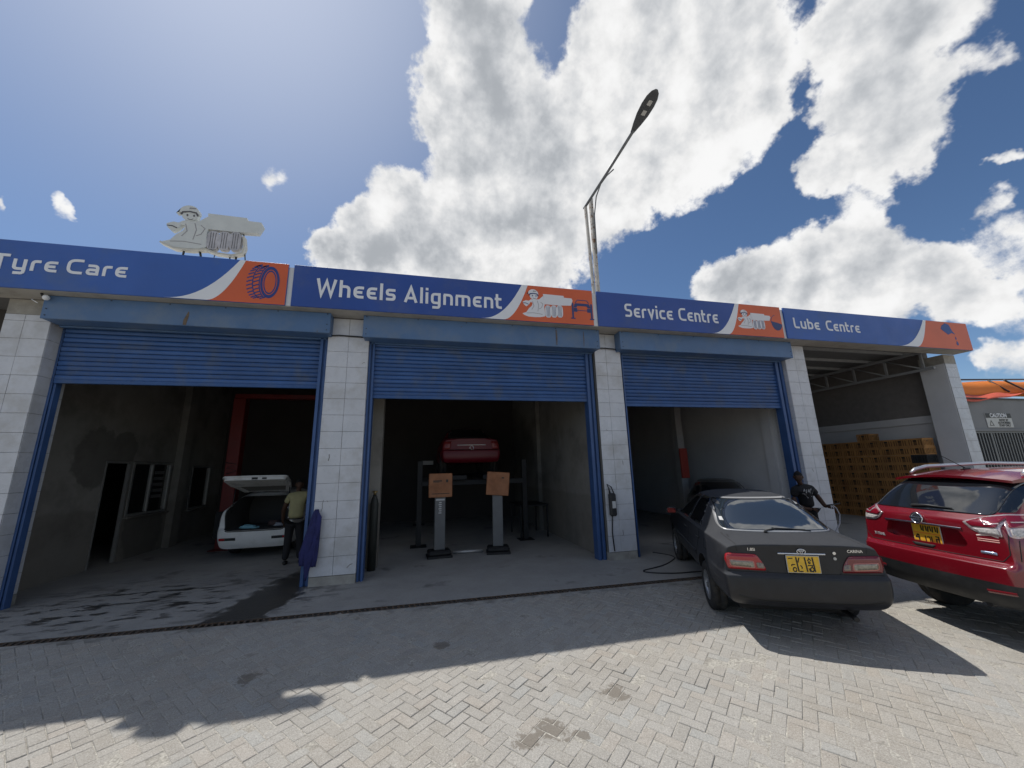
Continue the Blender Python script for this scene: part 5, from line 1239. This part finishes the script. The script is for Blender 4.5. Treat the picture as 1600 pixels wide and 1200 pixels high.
# two aligner posts with orange boards
ORB = mat('orange_board', (.30, .125, .055), .6, var=.14, vscale=5, dirt=((.2, .085, .045), .4, 6))
for q, (x, y, label, tilt) in enumerate(((.455, 9.2, 'grey aligner post with tan orange board, left of the pair in the second bay', 0), (1.78, 9.15, 'grey aligner post with leaning orange board, right of the pair in the second bay', .10))):
    p = thing('aligner_post', label, 'aligner post', (x, y, -.04), radians(-8 if q else 4), 'aligner posts under the lifted car')
    MB().bbox(-.27, .27, -.22, .22, 0, .05, .01).bbox(-.25, .25, -.20, .20, .051, .15, .03).build('base', LIFTG, p)
    MB().bbox(-.12, .12, -.07, .07, .151, 1.28, .012).build('column', mat('post_grey', (.12, .125, .13), .5, var=.1), p)
    b_ = MB().bbox(-.265, .265, -.11, -.06, 1.27, 1.80, .012).build('board', ORB, p); b_.rotation_euler = (0, tilt * .8, 0); b_.location = (-tilt * 1.1, 0, 0)
    d_ = MB()
    if q == 0:
        d_.box(-.17, .03, -.1125, -.111, 1.62, 1.645).box(-.17, -.03, -.1125, -.111, 1.60, 1.61).box(.12, .17, -.1125, -.111, 1.60, 1.66).box(-.2, .2, -.1125, -.111, 1.345, 1.36)
    else: d_.box(.08, .14, -.1125, -.111, 1.66, 1.685)
    d_ = d_.build('print', INK, p); d_.parent = b_
    if q == 0:
        l_ = MB()
        for k in range(6): l_.box(-.035 + .012 * (k % 2), .03, -.0725, -.071, .92 + k * .045, .945 + k * .045)
        l_.box(-.1, .1, -.0725, -.071, 1.20, 1.235).build('label', mat('pale_print', (.5, .5, .5), .6), p)
tag(MB().tube([(.78, 9.35, .0), (1.45, 9.32, .0)], .035, 10).build('metal_bar', mat('pale_steel', (.45, .45, .44), .4, metal=.5)), 'pale metal bar lying on the floor between the aligner posts', 'metal bar')
tag(MB().bbox(.05, .45, 14.2, 14.24, 2.02, 2.16, .004).build('wall_plate', mat('pale_plate', (.45, .45, .44), .6)), 'small pale plate high up beside the lifted red car', 'plate')
cy = thing('gas_cylinder', 'dark tall cylinder standing inside the second bay beside the pillar', 'gas cylinder', (-.88, 8.45, -.04))
MB().tube([(0, 0, 0), (0, 0, 1.25), (0, 0, 1.38), (0, 0, 1.42)], [.08, .08, .045, .028], 18).build('body', mat('dark_green_cylinder', (.022, .025, .022), .5, dirt=((.04, .038, .034), .4, 4)), cy)
MB().tube([(0, 0, 1.42), (0, 0, 1.50)], .028, 10).tube([(-.05, 0, 1.48), (.05, 0, 1.48)], .014, 8).build('valve', mat('brass_valve', (.30, .22, .10), .4, metal=.7), cy)
# bench deep in the second bay
bn_ = thing('workbench', 'low metal workbench standing against the right wall of the second bay', 'workbench', (3.1, 11.2, -.03))
MB().bbox(-.42, .42, -.6, .6, .82, .86, .006).build('top', LIFTG, bn_)
for x in (-.38, .38):
    for y in (-.55, .55): MB().box(x - .02, x + .02, y - .02, y + .02, 0, .82).build('leg', LIFTG, bn_)
# ------------------------------------------------------------- red two-post lift in the first bay
RLIFT = mat('red_lift_paint', (.14, .007, .006), .4, var=.15, spec=.5, dirt=((.10, .03, .03), .4, 3))
tl_ = thing('two_post_lift', 'red two post lift with overhead beam behind the white estate car', 'car lift', (-3.3, 12.0, -.03))
for x in (-1.62, 1.3): MB().bbox(x - .15, x + .15, -.14, .14, .021, 3.95, .012).bbox(x - .25, x + .25, -.25, .25, 0, .02, .004).build('column', RLIFT, tl_)
MB().bbox(-1.76, 1.44, -.12, .12, 3.951, 4.08, .01).build('overhead_beam', RLIFT, tl_)
for x in (-1.62, 1.3): MB().bbox(x - .19, x + .19, -.22, -.141, .30, .95, .01).build('carriage', LIFTG, tl_)
MB().tube([(-1.76, -.16, 2.2), (-1.5, -.17, 2.15), (-1.72, -.16, 2.05), (-1.48, -.17, 1.98), (-1.7, -.16, 1.9)], .012, 6).build('cable', CABLE, tl_)
# ------------------------------------------------------------- third bay: pale lift column and dark saloon
pc = thing('lift_column', 'pale lift column with red carriage box inside the third bay', 'lift column', (8.22, 11.0, -.03))
MB().bbox(-.12, .12, -.1, .1, 0, 4.4, .01).build('column', mat('pale_column', (.34, .34, .34), .55, var=.1), pc)
MB().bbox(-.13, .14, -.17, -.101, 1.42, 2.35, .012).build('carriage', mat('red_box', (.36, .045, .03), .5, var=.1), pc)
dk, dsh = sedan('bay_saloon', 'dark saloon parked in the shade of the third bay behind the charcoal one', mat('midnight_paint', (.016, .017, .020), .35, coat=.5), (7.9, 9.15, -.04), radians(52), False)
tag(MB().tube([(p[0], p[1], -.036) for p in fillet([(5.0, 8.0), (5.25, 7.5), (4.6, 6.95), (3.85, 6.72), (4.3, 6.42), (5.3, 6.36), (5.8, 6.7)], 1.0, 8, False)], .011, 8).build('hose', CABLE), 'thin black hose lying on the apron beside the drain', 'hose')

# ------------------------------------------------------------- crates in the open bay
CR = mat('crate_orange_brown', (.40, .20, .065), .6, var=.26, vscale=3.0, dirt=((.20, .10, .045), .45, 2.2))
CRB = mat('crate_black', (.022, .024, .027), .6)
def crate_mesh(m):
    w, d_, h = .45, .375, .242; mb = MB()
    x0, x1, y0, y1 = -w / 2, w / 2, -d_ / 2, d_ / 2
    mb.box(x0 + .022, x1 - .022, y0 + .022, y1 - .022, .006, h - .03, 2)
    for (a, b_) in ((.0, .032), (h - .05, h - .002)):
        mb.box(x0, x0 + .013, y0, y1, a, b_).box(x1 - .013, x1, y0, y1, a, b_).box(x0 + .0132, x1 - .0132, y0, y0 + .013, a, b_).box(x0 + .0132, x1 - .0132, y1 - .013, y1, a, b_)
    for k in range(7):
        y = y0 + .004 + (d_ - .026) * k / 6
        if abs(k - 3) == 0: continue
        mb.box(x0 + .001, x0 + .0135, y, y + .026, .0322, h - .0502)
    for k in range(8):
        x = x0 + .01 + (w - .04) * k / 7
        mb.box(x, x + .028, y0 + .001, y0 + .0135, .0322, h - .0502)
    mb.box(x0 + .004, x0 + .0142, -.055, .055, h - .098, h - .056, 1); mb.box(-.06, .06, y0 + .004, y0 + .0142, h - .098, h - .056, 1)
    return mb.mesh('crate', [m, INK, mat('crate_inside', (.15, .078, .03), .8) if m is CR else INK])
cm, cmb = crate_mesh(CR), crate_mesh(CRB)
ncol = 9
ordn = ['nearest', 'second', 'third', 'fourth', 'fifth', 'sixth', 'seventh', 'eighth', 'ninth']
lay = ['bottom', 'second', 'third', 'fourth', 'fifth', 'sixth', 'seventh', 'eighth', 'ninth', 'top']
for c_ in range(ncol):
    for r in range(10):
        blk = c_ == 0 and r == 7
        o = link('crate', cmb if blk else cm, None, (14.72 + rnd.gauss(0, .008), 8.50 + c_ * .384 + rnd.gauss(0, .004), -.03 + r * .2445), (0, 0, rnd.gauss(0, .012)))
        if blk: tag(o, 'black plastic crate, the only black one in the orange stack', 'crate', 'stacked plastic crates')
        else: tag(o, 'orange brown crate, %s column from the entrance pillar, %s layer%s' % (ordn[c_], lay[r], ' from the floor' if 0 < r < 9 else ' of its stack'), 'crate', 'stacked plastic crates')
tag(link('crate', cm, None, (14.72, 8.50 + 3.6 * .384, -.03 + 10 * .2445), (0, 0, .03)), 'orange brown plastic crate standing alone on top of the stack', 'crate', 'stacked plastic crates')

# ------------------------------------------------------------- neighbouring shed, its sign, gate and awning
SHED = mat('shed_grey_wall', (.22, .225, .23), .8, var=.1, vscale=1.2)
sd_ = thing('side_shed', 'low grey shed beyond the last white pillar', 'shed', (19, 9.0, -.1))
adopt(MB().box(16.2, 30, 9.0, 9.2, 2.70, 3.78).box(16.2, 17.2, 9.0, 9.2, -.1, 2.699).box(24, 30, 9.0, 9.2, -.1, 2.699).build('wall', SHED), sd_)
adopt(MB().box(16.2, 30, 13.0, 13.2, -.1, 3.78).box(16.2, 16.4, 9.201, 12.999, -.1, 3.78).build('back_wall', PLASTERD), sd_)
adopt(MB().box(16.15, 30.1, 8.93, 13.3, 3.781, 3.82).build('roof', mat('shed_roof_sheet', (.05, .05, .055), .6)), sd_)
adopt(MB().bbox(16.2, 30, 8.96, 8.999, 2.66, 2.74, .006).build('lintel', SHED), sd_)
gt = thing('barred_gate', 'dark grey gate of upright bars under the caution sign', 'gate', (20.5, 9.05, -.1))
GB = mat('gate_grey', (.16, .165, .165), .5, metal=.3)
for i in range(46):
    x = 17.25 + i * .1475
    adopt(MB().box(x, x + (.09 if i % 12 == 0 else .05), 9.02, 9.07, -.02, 2.60).build('bar', GB), gt)
adopt(MB().box(17.2, 24, 9.015, 9.075, 2.601, 2.655).build('top_rail', GB), gt)
cs = thing('caution_sign', 'white and black caution sign on the grey shed wall', 'sign', (19.58, 8.985, 2.78))
adopt(MB().bbox(18.93, 20.24, 8.98, 8.998, 2.79, 3.28, .003).build('board', mat('caution_white', (.50, .50, .48), .5, var=.06)), cs)
adopt(MB().box(18.935, 20.235, 8.976, 8.981, 3.12, 3.278).build('header', INK), cs)
def wall_text(txt, size, x, y, z, m, parent, bold=.0):
    t = text_mesh(txt, size, .001, bold=bold); t.transform(Matrix.Translation((x, y, z)) @ Matrix.Rotation(radians(90), 4, 'X')); t.materials.clear(); t.materials.append(m)
    return adopt(link('lettering', t), parent)
wall_text('CAUTION', .19, 19.58, 8.974, 3.20, SWHT, cs, .006)
for k, tx in enumerate(('ENTRY BY', 'AUTHORISED', 'STAFF ONLY')): wall_text(tx, .105, 19.80, 8.977, 3.04 - k * .092, INK, cs, .004)
adopt(MB().ribbon([(19.05, 2.86), (19.24, 2.86), (19.145, 3.03), (19.05, 2.86), (19.1, 2.86)], .016, 8.974, 8.979).build('warning_triangle', INK), cs)
aw = thing('awning', 'orange fabric awning with drooping red edge over the grey shed', 'awning', (21, 9.5, 3.8))
OR = mat('orange_fabric', (.75, .20, .02), .7, var=.08, vscale=1.5); RD = mat('faded_red_fabric', (.62, .11, .06), .7, var=.15, vscale=2); 
def sheet(name, fn, nu, nv, m, parent, th=.012):
    vs = [Vector(fn(i / nu, j / nv)) for i in range(nu + 1) for j in range(nv + 1)]; L = len(vs); fs = []
    for i in range(nu):
        for j in range(nv): a = i * (nv + 1) + j; fs.append((a, a + nv + 1, a + nv + 2, a + 1))
    bm = bmesh.new(); bv = [bm.verts.new(v) for v in vs]
    for f in fs: bm.faces.new([bv[k] for k in f]).smooth = True
    bm.normal_update(); g = bmesh.ops.solidify(bm, geom=bm.faces[:], thickness=th)
    o = MB().bm(bm, 0, None, True).build(name, m)
    return adopt(o, parent) if parent else o
sheet('canopy', lambda u, v: (17.2 + u * 9, 9.2 + 1.9 * v ** 2.2, 3.80 + .78 * (1 - (1 - v) ** 3) + .03 * u * 9 + .03 * sin(u * 17)), 24, 8, OR, aw)
sheet('drooping_edge', lambda u, v: (17.8 + u * 8.4, 9.18 - .30 * v, 3.92 + .045 * u * 8.4 - (.16 + .10 * sin(u * 9 + .6)) * v + .035 * sin(u * 26 + v * 3)), 40, 5, RD, aw)
for (a, b_) in (((17.25, 9.7, 4.58), (26, 9.7, 4.86)), ((20.9, 9.12, 4.10), (20.75, 9.5, 4.62)), ((20.85, 9.15, 4.55), (21.9, 9.12, 4.15))): adopt(MB().tube([a, b_], .03, 8).build('frame', IRON), aw)

# ------------------------------------------------------------- overalls hung on the rail of the first bay
ovm = mat('blue_overall_cloth', (.017, .020, .10), .85, var=.25, vscale=9, bump=.3, bscale=30)
ov = thing('hanging_overalls', 'dark blue overalls hanging at the edge of the tiled pillar beside the first bay', 'overalls', (-1.78, 7.55, 1.2))
def fold(pts, rad, seed, squash=.55, n=16):
    """one hanging fold of cloth: a tapering flattened tube with creases"""
    r_ = random.Random(seed); ph = r_.uniform(0, 6); vs = []; fs = []
    sub = []
    for i in range(len(pts) - 1):
        for q in range(5): sub.append((Vector(pts[i]).lerp(Vector(pts[i + 1]), q / 5), rad[i] + (rad[i + 1] - rad[i]) * q / 5))
    sub.append((Vector(pts[-1]), rad[-1]))
    for i, (p, rr) in enumerate(sub):
        for k in range(n):
            a = 2 * pi * k / n; f = 1 + .22 * sin(3 * a + ph + i * .11) + .13 * sin(5 * a - i * .17 + ph * 2)
            vs.append(p + Vector((rr * cos(a) * f, rr * squash * sin(a) * f, .006 * sin(4 * a + i * .5))))
    L = len(sub)
    fs = [(i * n + k, i * n + (k + 1) % n, (i + 1) * n + (k + 1) % n, (i + 1) * n + k) for i in range(L - 1) for k in range(n)] + [list(range(n)), [(L - 1) * n + k for k in range(n)][::-1]]
    return vs, fs
mb = MB()
for q, (pts, rad) in enumerate((
    ([(-1.735, 7.56, 1.22), (-1.75, 7.55, 1.08), (-1.80, 7.53, .82), (-1.865, 7.52, .52), (-1.89, 7.52, .33)], [.025, .06, .075, .085, .05]),
    ([(-1.735, 7.56, 1.21), (-1.74, 7.54, 1.05), (-1.765, 7.51, .75), (-1.80, 7.50, .42), (-1.815, 7.50, .10)], [.025, .055, .075, .070, .012]),
    ([(-1.73, 7.56, 1.20), (-1.705, 7.54, 1.02), (-1.705, 7.52, .75), (-1.715, 7.51, .50), (-1.72, 7.51, .30)], [.025, .05, .055, .052, .035]),
    ([(-1.735, 7.55, 1.20), (-1.755, 7.50, .98), (-1.80, 7.48, .70), (-1.83, 7.48, .46)], [.02, .035, .045, .02]))):
    a_, b_ = fold(pts, rad, q); mb.add(a_, b_, 0, True)
adopt(mb.build('cloth', ovm), ov)
a_, b_ = fold([(-1.72, 7.53, 1.19), (-1.675, 7.51, 1.09), (-1.68, 7.50, .90), (-1.695, 7.50, .74)], [.03, .035, .038, .02], 9)
adopt(MB().add(a_, b_, 0, True).build('sleeve', ovm), ov)
# padlock box hanging on the third pillar
bx = thing('hanging_pouch', 'black pouch hanging by a cord on the left edge of the third pillar', 'pouch', (3.90, 7.58, 1.1))
MB().bbox(-.07, .08, -.07, .03, -.28, .18, .03).build('body', CABLE, bx); MB().tube([(-.03, -.02, .18), (-.08, 0, .36), (.02, .02, .30), (.05, -.02, .17)], .012, 7).build('cord', CABLE, bx)
MB().bbox(-.03, .05, -.075, -.0705, -.12, .02, .001).build('label', mat('pale_print', (.5, .5, .5), .6), bx)

# ============================================================= PEOPLE
SKIN = mat('dark_skin', (.075, .040, .026), .62, var=.15, vscale=20, spec=.3)
HAIR = mat('black_hair', (.008, .007, .007), .9)
def skin_mesh(name, verts, edges, radii, m, parent, sub=2, loc=None, root_i=0):
    me = bpy.data.meshes.new(name); me.from_pydata([tuple(v) for v in verts], edges, [])
    o = bpy.data.objects.new('tmp', me); C.objects.link(o)
    md = o.modifiers.new('k', 'SKIN'); md.use_smooth_shade = True
    for i, r in enumerate(radii):
        d_ = me.skin_vertices[0].data[i]; d_.radius = (r, r) if not isinstance(r, tuple) else r; d_.use_root = i == root_i
    sb = o.modifiers.new('s', 'SUBSURF'); sb.levels = sub; sb.render_levels = sub
    dg = bpy.context.evaluated_depsgraph_get(); r_ = bpy.data.meshes.new_from_object(o.evaluated_get(dg)); bpy.data.objects.remove(o)
    for p in r_.polygons: p.use_smooth = True
    r_.materials.clear(); r_.materials.append(m)
    return link(name, r_, parent, loc)
def chain(pts): return [(i, i + 1) for i in range(len(pts) - 1)]
def limb(name, pts, rad, m, parent, sub=2): return skin_mesh(name, pts, chain(pts), rad, m, parent, sub)
def head(parent, c, look, r=.105, hair=True, up=Vector((0, 0, 1))):
    """ellipsoid head with jaw, nose, ears and a cap of short hair; look = facing direction"""
    look = Vector(look).normalized(); X = look; Y = up.cross(X).normalized(); Z = X.cross(Y)
    M = Matrix(((X.x, Y.x, Z.x, c[0]), (X.y, Y.y, Z.y, c[1]), (X.z, Y.z, Z.z, c[2]), (0, 0, 0, 1)))
    b_ = bmesh.new(); bmesh.ops.create_uvsphere(b_, u_segments=24, v_segments=18, radius=1)
    for v in b_.verts:
        x, y, z = v.co; tz = 1.0 - .28 * max(0, -z) ** 1.3; fx = 1 + .06 * max(0, x)
        nose = .20 * math.exp(-((y / .16) ** 2 + ((z + .12) / .20) ** 2)) * (x > 0)
        brow = -.06 * math.exp(-((abs(y) - .36) / .16) ** 2 - ((z - .06) / .12) ** 2) * (x > 0)
        v.co = Vector(((x * fx + nose + brow) * r * .96, y * r * .76 * tz, z * r * 1.18))
    h = MB().bm(b_, 0, M, True)
    for s in (1, -1):
        e = bmesh.new(); bmesh.ops.create_uvsphere(e, u_segments=10, v_segments=8, radius=1)
        for v in e.verts: v.co = Vector((v.co.x * .022 - .005, v.co.y * .012 + s * r * .77, v.co.z * .033 - .005))
        h.bm(e, 0, M, True)
    ho = h.build('head', SKIN, parent)
    for s in (1, -1):
        e = bmesh.new(); bmesh.ops.create_uvsphere(e, u_segments=8, v_segments=6, radius=.011)
        MB().bm(e, 0, M @ Matrix.Translation((r * .90, s * r * .34, r * .07)), True).build('eye', mat('eye_dark', (.03, .025, .02), .3), ho)
    MB().tube([M @ Vector((r * .93, -r * .25, -r * .52)), M @ Vector((r * .99, 0, -r * .55)), M @ Vector((r * .93, r * .25, -r * .52))], [.006, .010, .006], 6).build('mouth', mat('lips', (.07, .03, .025), .5), ho)
    if hair:
        b_ = bmesh.new(); bmesh.ops.create_uvsphere(b_, u_segments=20, v_segments=14, radius=1)
        bmesh.ops.delete(b_, geom=[v for v in b_.verts if v.co.z < .25 - .35 * (v.co.x < 0) + .25 * max(0, v.co.x)], context='VERTS')
        for v in b_.verts: v.co = Vector((v.co.x * r * 1.01, v.co.y * r * .80, v.co.z * r * 1.22))
        MB().bm(b_, 0, M, True).build('hair', HAIR, ho)
    return ho
def hand(parent, wrist, direction, palm_n, curl=.5, s=1, r=.0088):
    """palm with four unequal bent fingers and a thumb"""
    d_ = Vector(direction).normalized(); n_ = Vector(palm_n); n_ = (n_ - d_ * n_.dot(d_)).normalized(); w = d_.cross(n_) * s
    W0 = Vector(wrist); P = []; E = []; R = []
    def addv(p, r_): P.append(p); R.append(r_); return len(P) - 1
    a = addv(W0, .024); b_ = addv(W0 + d_ * .045, .030); c = addv(W0 + d_ * .075, .026); E += [(a, b_), (b_, c)]
    o = skin_mesh('hand', P, E, [(.018, .026), (.016, .036), (.014, .036)], SKIN, parent, 2)
    for q, (off, L) in enumerate(((-.030, .072), (-.010, .082), (.011, .077), (.030, .060))):
        p0 = W0 + d_ * .065 + w * off; pts = [p0]; ang = .25
        for k, f in enumerate((.45, .32, .25)):
            dirn = d_ * cos(ang) + n_ * sin(ang); pts.append(pts[-1] + dirn * L * f); ang += curl * 1.2
        f_ = limb('finger', pts, [r * 1.1, r, r * .92, r * .75], SKIN, o, 1)
    pts = [W0 + d_ * .02 - w * .025, W0 + d_ * .045 - w * .052 + n_ * .01, W0 + d_ * .068 - w * .058 + n_ * .03, W0 + d_ * .082 - w * .048 + n_ * .048]
    limb('thumb', pts, [.013, .011, .010, .008], SKIN, o, 1)
    return o
# man in the khaki shirt, bending to the open boot, seen from behind
KH = mat('khaki_shirt', (.34, .31, .16), .85, var=.12, vscale=9, bump=.25, bscale=24); TRS = mat('black_trousers', (.012, .012, .014), .85, var=.2)
SHOE = mat('dark_shoe', (.02, .018, .016), .6)
p1 = thing('person', 'person in khaki short sleeved shirt and black trousers bending to the open car boot', 'person', (-2.60, 9.50, -.04))
V = [(.0, .02, .90), (-.01, .06, 1.05), (-.02, .14, 1.20), (-.04, .24, 1.36), (-.06, .30, 1.46), (-.20, .22, 1.38), (-.27, .24, 1.24), (.13, .26, 1.40), (.22, .30, 1.28)]
skin_mesh('shirt', V, [(0, 1), (1, 2), (2, 3), (3, 4), (3, 5), (5, 6), (3, 7), (7, 8)], [(.165, .125), (.155, .12), (.165, .125), (.155, .11), .065, .085, .068, .085, .068], KH, p1)
skin_mesh('trousers', [(.0, .0, .93), (-.09, .0, .84), (-.11, .03, .48), (-.13, .0, .09), (.09, .0, .84), (.12, .06, .48), (.13, .10, .09)], [(0, 1), (1, 2), (2, 3), (0, 4), (4, 5), (5, 6)], [(.155, .125), .105, .080, .068, .105, .080, .068], TRS, p1)
for s, x, y in ((1, -.135, 0), (-1, .135, .10)): skin_mesh('shoe', [(x, y - .03, .045), (x, y + .06, .045), (x, y + .16, .035)], [(0, 1), (1, 2)], [.045, .046, .034], SHOE, p1)
limb('neck', [(-.06, .30, 1.46), (-.08, .36, 1.54), (-.085, .40, 1.58)], [.058, .052, .05], SKIN, p1)
head(p1, (-.09, .43, 1.63), (-.15, .8, -.55))
limb('arm', [(-.265, .24, 1.26), (-.33, .30, 1.08), (-.36, .42, .90), (-.37, .52, .78)], [.052, .048, .040, .030], SKIN, p1)
hand(p1, (-.37, .52, .78), (-.02, .55, -.55), (.6, .2, -.2), .55, 1)
limb('arm', [(.22, .30, 1.29), (.24, .42, 1.14), (.16, .60, 1.02), (.08, .72, .96)], [.052, .046, .040, .030], SKIN, p1)
hand(p1, (.08, .72, .96), (-.4, .8, -.2), (-.2, 0, -1), .5, -1)
limb('belt', [(p[0], p[1], .935) for p in arc(0, .01, .158, 0, 350, 14, .13)], [.012] * 15, SHOE, p1, 1)
# man in the black T-shirt holding a hose beside the fourth pillar
BT = mat('black_tshirt', (.016, .016, .017), .92, var=.35, vscale=14, bump=.25, bscale=20)
p2 = thing('person', 'person in black printed T-shirt holding a grey hose beside the tiled pillar', 'person', (8.38, 7.15, -.115), 0)
V = [(.06, .0, .92), (.05, .0, 1.06), (.02, -.02, 1.22), (-.02, -.03, 1.36), (-.06, -.03, 1.43), (.16, -.04, 1.34), (.29, -.05, 1.20), (-.18, .02, 1.32), (-.22, .06, 1.16)]
skin_mesh('tshirt', V, [(0, 1), (1, 2), (2, 3), (3, 4), (3, 5), (5, 6), (3, 7), (7, 8)], [(.165, .12), (.165, .12), (.185, .13), (.165, .11), .065, .092, .088, .092, .085], BT, p2)
skin_mesh('trousers', [(.06, .0, .95), (-.03, .0, .84), (-.05, -.01, .47), (-.06, .03, .08), (.15, .0, .84), (.18, -.02, .47), (.20, .03, .08)], [(0, 1), (1, 2), (2, 3), (0, 4), (4, 5), (5, 6)], [(.155, .12), .105, .080, .068, .105, .080, .068], TRS, p2)
for x in (-.06, .20): skin_mesh('shoe', [(x, .05, .045), (x, -.05, .045), (x - .02, -.16, .035)], [(0, 1), (1, 2)], [.045, .046, .034], SHOE, p2)
limb('neck', [(-.06, -.03, 1.42), (-.10, -.05, 1.49), (-.12, -.06, 1.53)], [.060, .054, .052], SKIN, p2)
head(p2, (-.145, -.075, 1.60), (-.62, -.52, -.38), .112)
limb('arm', [(.285, -.05, 1.22), (.37, -.08, 1.06), (.30, -.20, .97), (.27, -.26, .96)], [.055, .050, .042, .032], SKIN, p2)
hand(p2, (.27, -.26, .96), (.55, -.5, .02), (-.5, .4, -.6), .9, -1)
limb('arm', [(-.22, .06, 1.18), (-.24, .02, 1.0), (-.14, -.12, .92), (-.06, -.20, .92)], [.055, .048, .042, .032], SKIN, p2)
hand(p2, (-.06, -.20, .92), (.8, -.3, 0), (0, .5, -.8), .9, 1)
pr = MB()
for s_ in ([(-.09, .04), (-.06, .08), (-.045, .02), (-.02, .075)], [(-.01, .03), (.02, .07), (.025, .02), (.05, .08)], [(.05, .06), (.085, .085), (.08, .0)], [(-.08, -.05), (-.02, -.075), (.05, -.045)], [(-.10, .01), (-.05, -.02)]): pr.ribbon(s_, .014, 0, .002, 'z')
pm = pr.mesh('shirt_print', mat('white_print', (.62, .62, .60), .7))
shirt = [o for o in p2.children if o.name.startswith('tshirt')][0]
pm.transform(Matrix.Rotation(radians(90), 4, 'X') @ Matrix.Scale(1.15, 4))
bm = bmesh.new(); bm.from_mesh(shirt.data); bt = BVHTree.FromBMesh(bm); bm.free()
for v in pm.vertices:
    q = Vector((v.co.x - .03, -2, v.co.z + 1.24)); l, n_, i_, d_ = bt.ray_cast(q, Vector((0, 1, 0)))
    if l is None: l, n_, i_, d_ = bt.find_nearest(Vector((q.x, -.15, q.z)))
    v.co = l + n_ * .004
link('shirt_print', pm, p2)
hg = thing('air_hose', 'grey hose with black nozzle in the hand of the person by the pillar', 'hose', (8.71, 6.83, .88))
MB().tube([(-.10, .02, .0), (.0, 0, .01), (.22, -.02, .03)], [.016, .014, .012], 10).build('nozzle', CABLE, hg)
MB().tube([(.02, 0, .0), (.10, -.01, -.06), (.16, -.01, -.20), (.13, 0, -.38), (.03, .02, -.52), (-.10, .05, -.62), (-.15, .1, -.8), (-.05, .2, -.96), (.2, .3, -.985), (.7, .4, -.985)], .014, 8).build('tube', mat('grey_hose', (.42, .43, .45), .5), hg)
